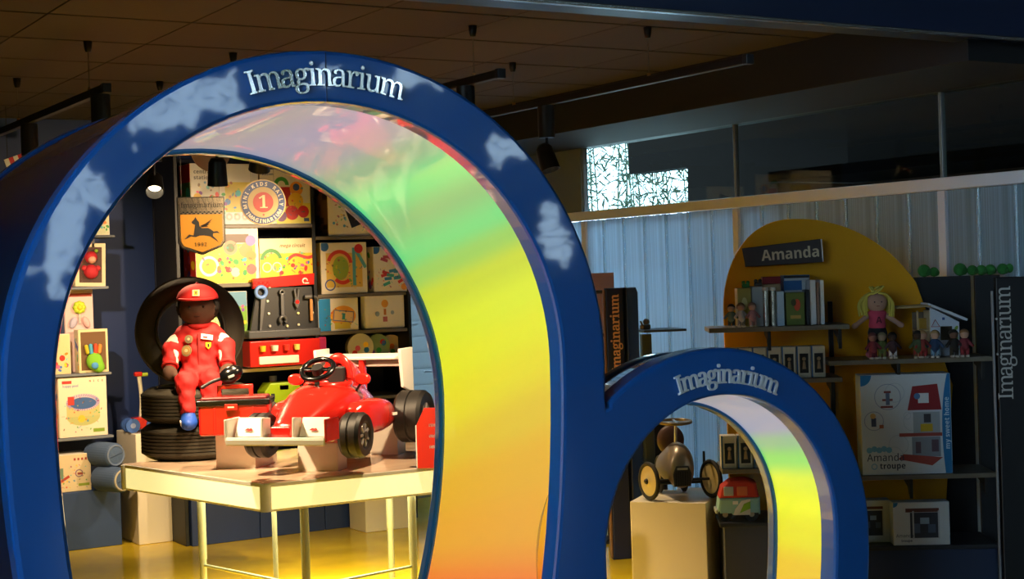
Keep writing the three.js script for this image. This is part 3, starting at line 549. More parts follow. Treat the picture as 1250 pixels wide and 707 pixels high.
  part(c, 'front_axle', shift(cyl(0.012, 0.012, half * 2, 10), 0, 0, 0, Math.PI / 2), mBlack, [0, 0.104, 0]);
  part(c, 'rear_axle', shift(cyl(0.012, 0.012, half * 2, 10), 0, 0, 0, Math.PI / 2), mBlack, [-0.63, 0.128, 0]);
  for (const k of [-1, 1]) part(c, 'wishbone', bx(0.016, 0.012, 0.2, 0.004), mBlack, [0.02, 0.15, k * 0.14], [k * 0.2, 0, 0]);
  // rear wing
  const rw = part(c, 'rear_wing', merged([shift(bx(0.1, 0.014, 0.44, 0.004), -0.7, 0.42, 0, 0, 0, -0.15), shift(bx(0.07, 0.01, 0.44, 0.004), -0.715, 0.385, 0, 0, 0, -0.3)]), mWhite);
  for (const k of [-1, 1]) { const e = part(rw, 'end_plate', extrude([[-0.09, -0.16], [0.05, -0.12], [0.08, 0.05], [0.08, 0.07], [-0.09, 0.07]], 0.01, 0.003), mWhite, [-0.7, 0.39, k * 0.225]); part(e, 'plate_text', bx(0.09, 0.016, 0.013, 0.001), mRed, [0.0, -0.07, 0.005]); }
  part(rw, 'wing_strut', bx(0.04, 0.2, 0.03, 0.006), mR, [-0.68, 0.31, 0]);
  // shield badge on the side
  const sh = part(c, 'side_badge', extrude([[-0.012, 0.014], [0.012, 0.014], [0.011, -0.006], [0, -0.016], [-0.011, -0.006]], 0.003, 0.001), M('#e9bd1f', 0.4), [-0.02, 0.16, -0.098], [0, Math.PI - 0.15, 0]); part(sh, 'badge_mark', bx(0.007, 0.016, 0.003, 0.001), mBlack, [0, 0, 0.004]);
}
// red board at the table's right end
{
  const a = atDepth(524, 556, 7.0);
  const t = thing('advert_board', 'red board with white edge and white lettering standing on the table edge', 'board', [a.x + 0.05, HT0 + 0.001, a.z], -0.75);
  part(t, 'board_panel', extrude([[-0.1, 0], [0.1, 0], [0.1, 0.28], [-0.06, 0.28], [-0.1, 0.2]], 0.012, 0.003), mRed);
  part(t, 'white_edge', bx(0.008, 0.2, 0.016, 0.002), mWhite, [-0.101, 0.1, 0.006]);
  for (let i = 0; i < 3; i++) part(t, 'text_line', bx(0.1, 0.014, 0.002, 0.0005), mWhite, [0.01, 0.2 - i * 0.05, 0.014]);
}
// ================================================================== SHELVING ON THE BACK WALL
const ZC = -4.5, ZL = -4.86;
function shelfY(px_, py, z) { return atZ(px_, py, z).y; }
const xAt = (px_, py, z) => atZ(px_, py, z).x;
const SY = { a: shelfY(300, 274, ZC), b: shelfY(265, 347, ZC), d: shelfY(340, 448, ZC), ra: shelfY(420, 288, ZC), rb: shelfY(440, 358, ZC), rc: shelfY(440, 403, ZC), rd: shelfY(450, 440, ZC), e: shelfY(350, 492, ZC) };
{
  const xl = xAt(224, 400, ZC), xm = xAt(387, 380, ZC), xr = xAt(499, 380, ZC);
  const u = thing('shelf_unit', 'tall dark shelf unit packed with colourful toy boxes behind the table', 'shelving', [(xl + xr) / 2, 0, ZC]);
  const ox = (xl + xr) / 2, H = 2.42;
  part(u, 'back_panel', bx(xr - xl + 0.06, H, 0.02, 0.002), M('#121a33', 0.7), [0, H / 2, -0.42]);
  for (const x of [xl - 0.015, xm, xr + 0.012]) part(u, 'upright', bx(0.024, H, 0.4, 0.003), M('#101014', 0.5), [x - ox, H / 2, -0.21]);
  const sh = (y, a, b, m = mShelf) => part(u, 'shelf', bx(b - a - 0.024, 0.022, 0.39, 0.003), m, [(a + b) / 2 - ox, y - 0.0115, -0.2]);
  const mSh = M('#6d6459', 0.45);
  sh(SY.a, xl, xm, mSh); sh(SY.b, xl, xm, mSh); sh(SY.d, xl, xm, M('#cfc6b4', 0.45)); sh(SY.e, xl, xm, mSh);
  for (const y of [SY.ra, SY.rb, SY.rc, SY.rd, SY.e]) sh(y, xm, xr, mSh);
  for (const [a, b] of [[xl, xAt(316, 630, ZC)], [xAt(316, 630, ZC), xm], [xm, xr]]) { const d = part(u, 'base_cabinet', bx(b - a - 0.004, 0.5, 0.42, 0.005), M('#22376c', 0.45), [(a + b) / 2 - ox, 0.25, -0.19]); }
}
{
  const x0 = xAt(50, 560, ZL), x1 = xAt(140, 560, ZL), H = 2.3;
  const u = thing('wall_shelf', 'grey wall shelves over a navy cabinet beside the large arch', 'shelving', [(x0 + x1) / 2, 0, ZL]);
  for (const [y, a] of [[shelfY(100, 456, ZL), 0.3], [shelfY(100, 534, ZL), 0.34], [shelfY(108, 350, ZL), 0.26]]) part(u, 'shelf', bx(x1 - x0, 0.016, a, 0.003), M('#6f7580', 0.45), [0, y - 0.0085, -a / 2]);
  part(u, 'cabinet', bx(x1 - x0 + 0.03, shelfY(100, 600, ZL), 0.4, 0.006), M('#26406f', 0.5), [0.015, shelfY(100, 600, ZL) / 2, -0.2]);
  part(u, 'wall_panel', bx(x1 - x0, 1.9, 0.02, 0.002), M('#1f3057', 0.6), [0, 1.3, -0.42]);
}
// ---- printing on cartons -------------------------------------------------------
const hues = ['#d8241f', '#f2c21a', '#2c9a3a', '#1f6fc4', '#f07d1a', '#7a3fa0', '#e85a8c', '#35b5c4'];
const blob = (c, x, y, r, col) => { c.fillStyle = col; c.beginPath(); c.ellipse(x, y, r, r * R(0.6, 1), R(0, 3), 0, 7); c.fill(); };
const toyPrint = (bg, title, fn, tcol = '#2b3c8c') => (c, w, h) => {
  c.fillStyle = bg; c.fillRect(0, 0, w, h); fn(c, w, h);
  if (title) { c.fillStyle = tcol; c.font = 'bold ' + Math.round(h * 0.085) + 'px sans-serif'; c.textAlign = 'left'; c.fillText(title, w * 0.06, h * 0.13); }
};
const confetti = (n, x0, y0, x1, y1, s) => (c, w, h) => { for (let i = 0; i < n; i++) blob(c, R(x0, x1) * w, R(y0, y1) * h, R(0.3, 1) * s * w, hues[Math.floor(rnd() * hues.length)]); };
const sidePrint = base => toyPrint(base, '', confetti(10, 0.1, 0.1, 0.9, 0.9, 0.16));
// a carton standing on a shelf; rect = front face in the photograph [left, top, right, bottom]
function carton(name, label, rect, y, zf, depth, front, side, opt = {}) {
  const [l, t, r, b] = rect, A = atZ(l, b, zf), B = atZ(r, b, zf), W = B.x - A.x, Hh = atZ((l + r) / 2, t, zf).y - y;
  const g = thing(name, label, opt.category || 'box', [(A.x + B.x) / 2, y + 0.0006, zf - depth / 2], opt.turn || 0, opt.group);
  const body = part(g, 'carton', bx(W, Hh, depth, 0.003), M(opt.color || '#e8dfcf', 0.5), [0, Hh / 2, 0]);
  if (front && opt.busy !== false) { const f0 = front; front = (c, w, h) => { f0(c, w, h); c.globalAlpha = .55; for (let i = 0; i < 40; i++) { const x = R(.08, .92) * w, y = R(.3, .92) * h; c.fillStyle = c.strokeStyle = ['#d8241f', '#f2c21a', '#2c9a3a', '#1f6fc4', '#f07d1a', '#8a2a50', '#5a3a2a', '#35b5c4'][i % 8]; c.lineWidth = R(1, 3); if (i % 3) { c.beginPath(); c.ellipse(x, y, R(1.5, 6), R(1.5, 5), R(0, 3), 0, 7); c.fill(); } else { c.beginPath(); c.moveTo(x, y); c.lineTo(x + R(-14, 14), y + R(-10, 10)); c.stroke(); } } c.globalAlpha = 1; }; }
  if (front) part(g, 'front_print', bx(W - 0.006, Hh - 0.006, 0.0016, 0), printMat(cv(192, Math.round(192 * Hh / W), front)), [0, Hh / 2, depth / 2 + 0.0006]);
  if (side) part(g, 'side_print', bx(0.0016, Hh - 0.006, depth - 0.006, 0), printMat(cv(96, 160, side)), [-W / 2 - 0.0006, Hh / 2, 0]);
  if (opt.tilt) g.rotation.z = opt.tilt;
  g.userData.size = [W, Hh]; delete g.userData.size;
  return { g, W, H: Hh, depth };
}
const grp = 'toy cartons on the back shelves';
carton('toy_box', 'tall pale toy carton with grey title and coloured playset print, on the top shelf', [234, 200, 317, 274], SY.a, ZC - 0.02, 0.2, (c, w, h) => { c.fillStyle = '#cfcbc2'; c.fillRect(0, 0, w, h); c.fillStyle = '#9fc3d0'; c.fillRect(0, h * .78, w, h); c.fillStyle = '#c9b23c'; c.fillRect(w * .5, h * .3, w * .5, h * .5); confetti(26, .05, .45, .95, .8, .06)(c, w, h); c.fillStyle = '#5b5b60'; c.font = 'bold 15px sans-serif'; c.fillText('central', 8, 26); c.fillText('station', 8, 42); for (let i = 0; i < 4; i++) { c.fillStyle = '#e9a0a0'; c.beginPath(); c.arc(w * (.55 + i * .12), h * .88, 10, 0, 7); c.fill(); c.fillStyle = '#d8d0c8'; c.beginPath(); c.arc(w * (.55 + i * .12), h * .88, 4, 0, 7); c.fill(); } c.fillStyle = '#e0b340'; c.beginPath(); c.arc(w * .09, h * .55, 11, 0, 7); c.fill(); }, (c, w, h) => { c.fillStyle = '#4c7a3a'; c.fillRect(0, 0, w, h); c.fillStyle = '#c8201c'; c.fillRect(0, 0, w, h * .3); confetti(8, .1, .4, .9, .9, .2)(c, w, h); });
carton('toy_box', 'white toy carton with a yellow and red activity train print, on the top shelf', [319, 207, 380, 273], SY.a, ZC - 0.02, 0.18, (c, w, h) => { c.fillStyle = '#ded8cc'; c.fillRect(0, 0, w, h); c.fillStyle = '#f0e060'; c.fillRect(w * .3, h * .62, w * .7, h * .38); c.strokeStyle = '#3f9a3a'; c.lineWidth = 14; c.beginPath(); c.arc(w * .42, h * .28, 22, 3.1, 6.3); c.stroke(); c.fillStyle = '#c0281e'; c.fillRect(w * .36, h * .32, w * .24, h * .36); for (const [x, y, r, k] of [[.72, .35, 26, '#e8962a'], [.72, .32, 13, '#34508c'], [.7, .58, 30, '#f0c020'], [.62, .8, 26, '#d42a20'], [.85, .78, 22, '#d42a20'], [.4, .86, 20, '#8a5f92']]) { c.fillStyle = k; c.beginPath(); c.arc(w * x, h * y, r, 0, 7); c.fill(); } c.fillStyle = '#34508c'; c.font = 'bold 13px sans-serif'; c.fillText('station', 6, 20); c.fillRect(w * .86, h * .9, 20, 12); }, sidePrint('#b8a78a'));
carton('toy_box', 'large yellow toy carton with round picture windows, left of the toy workbench', [240, 279, 317, 347], SY.b, ZC - 0.02, 0.22, (c, w, h) => { c.fillStyle = '#f4ecd2'; c.fillRect(0, 0, w, h); c.fillStyle = '#f6d838'; c.fillRect(0, h * .28, w * .95, h * .72); c.fillStyle = '#5a3a22'; c.fillRect(w * .45, h * .1, w * .4, h * .16); for (const [x, y, r, k] of [[.55, .35, 22, '#b98a6a'], [.55, .35, 13, '#4e6a3a'], [.8, .4, 22, '#8a8a4a'], [.2, .68, 30, '#e8d8f0'], [.2, .68, 22, '#f2b92a'], [.88, .22, 16, '#9a70c0'], [.88, .5, 16, '#e08a3a'], [.88, .75, 16, '#d86060'], [.62, .8, 14, '#fff2c0']]) { c.fillStyle = k; c.beginPath(); c.arc(w * x, h * y, r, 0, 7); c.fill(); } confetti(18, .35, .5, .8, .9, .05)(c, w, h); }, (c, w, h) => { c.fillStyle = '#c9301e'; c.fillRect(0, 0, w, h); confetti(10, .1, .1, .9, .9, .2)(c, w, h); });
carton('toy_box', 'flat yellow toy carton with a race circuit print, above the workbench header', [318, 291, 386, 347], SY.b, ZC - 0.02, 0.16, (c, w, h) => { c.fillStyle = '#ecdcae'; c.fillRect(0, 0, w, h); c.fillStyle = '#f0c818'; c.fillRect(0, h * .34, w, h * .66); c.strokeStyle = '#3a8a3a'; c.lineWidth = 12; c.beginPath(); c.arc(w * .2, h * .5, 32, 3.2, 6.1); c.stroke(); c.strokeStyle = '#d0342a'; c.lineWidth = 10; c.beginPath(); c.moveTo(w * .5, h * .5); c.bezierCurveTo(w * .7, h * .2, w * .8, h * .6, w, h * .38); c.stroke(); confetti(16, .35, .4, .98, .85, .05)(c, w, h); c.fillStyle = '#7a5a2a'; c.font = 'italic bold 15px sans-serif'; c.fillText('mega circuit', w * .35, h * .2); c.strokeStyle = '#fff6d0'; c.lineWidth = 4; for (const x of [.12, .3]) { c.beginPath(); c.arc(w * x, h * .66, 15, 0, 7); c.stroke(); } }, sidePrint('#caa020'));
carton('toy_box', 'toy carton with a meadow landscape print, half hidden behind the upright tyre', [258, 356, 303, 410], SY.d + 0.22, ZC - 0.02, 0.2, (c, w, h) => { c.fillStyle = '#5f8fb0'; c.fillRect(0, 0, w, h * .4); c.fillStyle = '#6fa030'; c.fillRect(0, h * .35, w, h); c.fillStyle = '#f0e8a0'; c.fillRect(0, h * .6, w * .7, h * .2); confetti(14, .05, .35, .95, .8, .06)(c, w, h); }, sidePrint('#557a30'));
{ const a = xAt(234, 400, ZC), b = xAt(303, 400, ZC); const t = thing('shelf_riser', 'dark riser board under the meadow toy carton on the shelves', 'riser', [(a + b) / 2, SY.d + 0.0006, ZC - 0.14]); part(t, 'riser_board', bx(b - a, 0.214, 0.22, 0.003), M('#3a2d24', 0.6), [0, 0.107, 0]); }
carton('toy_box', 'white carton with a black toy phone print, on the upper right shelf', [401, 226, 462, 287], SY.ra, ZC - 0.02, 0.3, (c, w, h) => { c.fillStyle = '#e6dccb'; c.fillRect(0, 0, w, h); c.save(); c.translate(w * .55, h * .55); c.rotate(-.35); c.fillStyle = '#1d1c20'; c.fillRect(-34, -60, 74, 105); c.fillStyle = '#6a4a8c'; c.fillRect(-22, -46, 50, 40); c.fillStyle = '#c0403a'; c.fillRect(0, -40, 26, 28); c.restore(); for (let i = 0; i < 8; i++) { c.fillStyle = '#5aa0d0'; c.beginPath(); c.arc(R(.1, .9) * w, R(.1, .95) * h, 5, 0, 7); c.fill(); } }, (c, w, h) => { c.fillStyle = '#8a6a52'; c.fillRect(0, 0, w, h); c.fillStyle = '#4a3a34'; for (let i = 0; i < 20; i++) c.fillRect(R(0, .8) * w, R(0, .9) * h, R(6, 30), R(6, 22)); });
carton('toy_box', 'white carton with green and red creature print, on the middle right shelf', [393, 296, 449, 358], SY.rb, ZC - 0.02, 0.16, (c, w, h) => { c.fillStyle = '#e8dcc6'; c.fillRect(0, 0, w, h); c.fillStyle = '#e2b84a'; c.fillRect(w * .1, h * .2, w * .8, h * .68); c.fillStyle = '#2f62a8'; c.beginPath(); c.arc(14, 14, 18, 0, 7); c.fill(); c.fillStyle = '#9ab030'; c.beginPath(); c.ellipse(w * .42, h * .5, 34, 46, 0, 0, 7); c.fill(); c.strokeStyle = '#d83a22'; c.lineWidth = 14; c.beginPath(); c.arc(w * .4, h * .42, 48, 3.4, 6.2); c.stroke(); c.beginPath(); c.moveTo(w * .3, h * .72); c.quadraticCurveTo(w * .45, h * .85, w * .6, h * .74); c.stroke(); c.strokeStyle = '#5aa8b8'; c.lineWidth = 14; c.beginPath(); c.moveTo(w * .72, h * .1); c.lineTo(w * .72, h * .85); c.stroke(); c.beginPath(); c.moveTo(w * .74, h * .1); c.lineTo(w * .98, h * .5); c.stroke(); c.fillStyle = '#d02a28'; c.beginPath(); c.arc(w * .83, h * .12, 18, 0, 7); c.fill(); c.strokeStyle = '#46569c'; c.lineWidth = 5; c.beginPath(); c.arc(w * .18, h * .83, 20, 0, 7); c.stroke(); }, sidePrint('#d8c8a8'));
carton('toy_box', 'white carton with blue and red building bricks print beside the arch edge', [457, 301, 500, 357], SY.rb, ZC - 0.02, 0.16, (c, w, h) => { c.fillStyle = '#e4ddd2'; c.fillRect(0, 0, w, h); c.fillStyle = '#2f62a8'; c.beginPath(); c.arc(10, 10, 24, 0, 7); c.fill(); for (let i = 0; i < 16; i++) { c.fillStyle = ['#cf3a34', '#3a86c0', '#3fa8a0', '#b04a6a'][i % 4]; c.save(); c.translate(R(.25, .85) * w, R(.2, .85) * h); c.rotate(R(-.5, .5)); c.fillRect(-18, -7, 40, 15); c.restore(); } c.fillStyle = '#e89a3a'; c.beginPath(); c.arc(w * .85, h * .9, 16, 0, 7); c.fill(); }, sidePrint('#d8c8a8'));
carton('toy_box', 'blue and white carton with an orange drawing board print, on the lower right shelf', [389, 364, 438, 403], SY.rc, ZC - 0.02, 0.16, (c, w, h) => { c.fillStyle = '#eadfcc'; c.fillRect(0, 0, w, h); c.fillStyle = '#2a8ad0'; c.fillRect(0, 0, w * .3, h); c.fillStyle = '#f0a028'; c.beginPath(); c.ellipse(w * .62, h * .55, 62, 46, 0, 0, 7); c.fill(); c.fillStyle = '#d8c040'; c.fillRect(w * .4, h * .75, w * .4, h * .2); c.fillStyle = '#e8c088'; c.save(); c.translate(w * .63, h * .55); c.rotate(.12); c.fillRect(-48, -22, 96, 46); c.strokeStyle = '#6a6a9a'; c.lineWidth = 4; c.strokeRect(-48, -22, 96, 46); c.fillStyle = '#3aa0b0'; c.fillRect(-6, -12, 14, 28); c.restore(); }, sidePrint('#a8c4dc'));
{ // white paper bag with a printed figure
  const A = atZ(448, 402, ZC), B = atZ(497, 402, ZC), W = B.x - A.x, h = atZ(470, 359, ZC).y - SY.rc;
  const t = thing('paper_bag', 'white paper bag printed with a small orange figure, next to the blue carton', 'bag', [(A.x + B.x) / 2, SY.rc + 0.0006, ZC - 0.06]);
  part(t, 'bag_body', bx(W, h, 0.07, 0.012), M('#e6ddd2', 0.7), [0, h / 2, 0]);
  part(t, 'front_print', bx(W * 0.8, h * 0.85, 0.0016, 0), printMat(cv(160, 128, (c, w, hh) => { c.fillStyle = '#e6ddd2'; c.fillRect(0, 0, w, hh); c.fillStyle = '#e09a2a'; c.beginPath(); c.arc(w * .5, hh * .24, 17, 0, 7); c.fill(); c.fillStyle = '#c4783a'; c.fillRect(w * .46, hh * .42, 12, 26); c.fillStyle = '#b4606a'; c.fillRect(w * .43, hh * .68, 22, 22); c.fillStyle = '#9aa8c0'; c.beginPath(); c.arc(w * .26, hh * .58, 11, 0, 7); c.arc(w * .73, hh * .55, 9, 0, 7); c.fill(); })), [0, h / 2, 0.0358]);
}
[[441, '#cfc6ae', '#9a8a4a', 'round cream tin with faint picture lid on the low shelf'], [466, '#8aa070', '#5a7048', 'round green tin with picture lid between two other tins'], [486, '#d0b8a4', '#b04a3a', 'round tin with red picture lid at the shelf end']].forEach(([px_, a, b, label], i) => {
  const p = atZ(px_, 437, ZC - 0.03 - i * 0.03), r = 0.088 - i * 0.006;
  const t = thing('round_tin', label, 'tin', [p.x, SY.rd + 0.0006, ZC - 0.06 - i * 0.075], -0.1, 'round tins on the low shelf');
  part(t, 'tin_body', shift(cyl(r, r, 0.06, 32), 0, 0, 0, Math.PI / 2), M('#8a8a80', 0.35, { metalness: 0.4 }), [0, r, 0]);
  part(t, 'lid', shift(cyl(r + 0.002, r + 0.002, 0.016, 32), 0, 0, 0, Math.PI / 2), M(a, 0.45), [0, r, 0.026]);
  for (let k = 0; k < 4; k++) part(t, 'lid_picture', shift(cyl(0.016, 0.02, 0.002, 12), 0, 0, 0, Math.PI / 2), M(hues[(k * 3 + i * 2) % 8], 0.5), [R(-0.045, 0.045), r + R(-0.045, 0.045), 0.0345]);
});
// ---- toy workbench with tools ---------------------------------------------------
{
  const zf = ZC + 0.03, A = atZ(300, 448, zf), B = atZ(388, 448, zf), W = B.x - A.x, y0 = SY.d;
  const yB = atZ(344, 405, zf).y, yT = atZ(344, 351, zf).y, yH = atZ(344, 337, zf).y, cx = (A.x + B.x) / 2;
  const t = thing('toy_workbench', 'black and red toy workbench with checkered header board', 'workbench', [cx, y0 + 0.0006, zf]);
  part(t, 'pegboard', extrude([[-W * .42, yB - y0], [W * .5, yB - y0], [W * .46, yT - y0], [-W * .3, yT - y0]], 0.02, 0.003), M('#2a2a2c', 0.5), [0, 0, -0.03]);
  const hd = part(t, 'header_board', extrude([[-W * .36, yT - y0 - 0.004], [W * .49, yT - y0 + 0.012], [W * .5, yH - y0 + 0.012], [-W * .36, yH - y0 - 0.012]], 0.022, 0.003), mRed, [0, 0, -0.028]);
  const sq = bx(0.014, 0.014, 0.004, 0.001);
  for (let i = 0; i < 8; i++) for (let j = 0; j < 3; j++) part(hd, 'checker', sq, (i + j) % 2 ? mCream : mBlack, [-W * .34 + i * 0.0145, yT - y0 + 0.005 + j * 0.0145, 0.023]);
  const lg = part(hd, 'header_logo', merged([shift(new THREE.TorusGeometry(0.016, 0.005, 8, 18, 4.2), 0, 0, 0), shift(bx(0.03, 0.008, 0.006, 0.001), 0.012, -0.014, 0)]), mWhite, [W * .36, (yT + yH) / 2 - y0, 0.026]);
  part(t, 'bench_tray', bx(W * 1.0, 0.05, 0.14, 0.008), M('#4a4c52', 0.4), [0.0, yB - y0 - 0.01, 0.0]);
  part(t, 'bench_body', bx(W * 0.98, yB - y0 - 0.06, 0.13, 0.008), mRed, [0, (yB - y0 - 0.05) / 2 + 0.005, -0.0]);
  part(t, 'drawer', bx(W * .55, 0.05, 0.02, 0.006), mWhite, [-W * .1, 0.05, 0.066]);
  for (const [x, y, k] of [[-.12, .7, '#cfe0c8'], [-.11, .42, '#e8e4d8'], [-.1, .14, '#b8b4a8'], [.14, .12, '#e8d8a8'], [.3, .4, '#e8e0a0'], [.3, .14, '#d8d0b0'], [.5, .4, '#e8e8c8']]) part(t, 'peg_screw', shift(cyl(0.008, 0.008, 0.012, 12), 0, 0, 0, Math.PI / 2), M(k, 0.4), [(x - .05) * W, yB - y0 + (yT - yB) * y, -0.004]);
  for (const [x, k, w2] of [[-0.16, '#e8c030', 0.05], [-0.08, '#e4e0d8', 0.06], [0.0, '#d8342a', 0.05], [0.07, '#e8d870', 0.05]]) part(t, 'toy_screw_pot', cyl(w2 * 0.4, w2 * 0.34, 0.035, 14), M(k, 0.4), [x, 0.125, 0.08]);
  const tool = (name, label, x, y, geos, rz = 0) => { const g = thing(name, label, 'toy tool', [cx + x * W, yB + (yT - yB) * y, zf + 0.003]); g.rotation.z = rz; for (const [n, geo, m, p, r] of geos) part(g, n, geo, m, p, r); return g; };
  const gBlue = M('#6f93d8', 0.4), gGrey = M('#6a6a6c', 0.35, { metalness: 0.4 });
  tool('toy_saw', 'toy hand saw with a light blue handle on the workbench', -.24, .5, [['handle', merged([shift(new THREE.TorusGeometry(0.034, 0.012, 10, 24), 0, 0, 0)]), gBlue, [-0.015, 0.115, 0.012]], ['blade', extrude([[-0.016, 0.08], [0.016, 0.08], [-0.02, -0.13], [-0.032, -0.13]], 0.004, 0.001), gGrey, [0, 0, 0.008]]], 0);
  tool('toy_spanner', 'dark grey adjustable toy spanner hanging beside the blue saw', .02, .48, [['handle', bx(0.024, 0.16, 0.012, 0.005), gGrey, [0, 0.03, 0.01]], ['jaw', new THREE.TorusGeometry(0.022, 0.011, 8, 20, 5), M('#4a4a4c', 0.35), [0, -0.06, 0.012], [0, 0, -0.9]], ['ring_end', new THREE.TorusGeometry(0.014, 0.007, 8, 18), gGrey, [0, 0.115, 0.01]]]);
  tool('toy_pliers', 'grey toy pliers with a red joint hanging beside the hammer', .22, .68, [['grip', extrude([[-0.02, -0.01], [-0.012, 0.02], [-0.02, 0.07], [-0.008, 0.08], [0.0, 0.02], [0.008, 0.08], [0.02, 0.07], [0.012, 0.02], [0.02, -0.01], [0, -0.05]], 0.012, 0.003), gGrey, [0, 0, 0.004]], ['joint', shift(cyl(0.013, 0.013, 0.02, 14), 0, 0, 0, Math.PI / 2), mRed, [0, -0.005, 0.014]]]);
  tool('toy_hammer', 'toy claw hammer with an orange wooden handle on the workbench', .43, .5, [['handle', bx(0.02, 0.14, 0.016, 0.006), M('#c98a4a', 0.5), [-0.005, -0.01, 0.012]], ['hammer_head', merged([shift(cyl(0.014, 0.014, 0.05, 14), -0.025, 0.075, 0.012, 0, 0, Math.PI / 2), shift(new THREE.TorusGeometry(0.03, 0.009, 8, 14, 1.6), 0.016, 0.045, 0.012)]), gGrey]]);
  // magenta folder beside it, lime case below
  const m = atZ(378, 455, ZC - 0.02), f = thing('magenta_case', 'magenta plastic case standing beside the workbench base', 'case', [xAt(396, 440, ZC), SY.rd + 0.0006, ZC - 0.09]);
  part(f, 'case_body', bx(0.06, 0.17, 0.14, 0.01), M('#c42a62', 0.35), [0, 0.085, 0]); part(f, 'case_handle', new THREE.TorusGeometry(0.02, 0.005, 8, 16, Math.PI), M('#c42a62', 0.35), [0, 0.168, 0]);
  const lz = ZC - 0.03, la = atZ(324, 490, lz), lb = atZ(371, 490, lz), lc = thing('lime_toy_case', 'lime green plastic toy case with black latches behind the racing car', 'case', [(la.x + lb.x) / 2, SY.e + 0.0006, lz - 0.07]);
  const w = lb.x - la.x, ch = atZ(347, 467, lz).y - SY.e;
  part(lc, 'case_body', extrude([[-w / 2, 0], [w / 2, 0], [w / 2 - 0.01, ch * .7], [w / 2 - 0.05, ch], [-w / 2 + 0.04, ch], [-w / 2, ch * .6]], 0.12, 0.008), M('#a8cc1e', 0.35), [0, 0, -0.06]);
  for (const k of [-1, 1]) part(lc, 'latch', bx(0.026, 0.035, 0.012, 0.003), M('#39404a', 0.4), [k * w * .3, ch * .35, 0.066]);
  part(lc, 'top_label', bx(0.06, 0.03, 0.004, 0.001), M('#e8e2c0', 0.4), [0, ch * .75, 0.066]);
  for (const [px_, k, hh, lab] of [[338, '#e0b070', 0.09, 'orange and white toy bottle standing behind the lime case'], [362, '#7a90a8', 0.075, 'grey blue toy jar standing behind the lime case']]) { const q = atZ(px_, 470, ZC - 0.2), b = thing('toy_jar', lab, 'jar', [q.x, SY.e + 0.0006, ZC - 0.26]); part(b, 'jar_body', lathe([[0, 0], [0.035, 0], [0.04, 0.02], [0.04, hh], [0.02, hh + 0.03], [0.02, hh + 0.05], [0, hh + 0.05]], 18), M(k, 0.4)); part(b, 'lid', cyl(0.024, 0.024, 0.03, 16), mWhite, [0, hh + 0.055, 0]); }
}
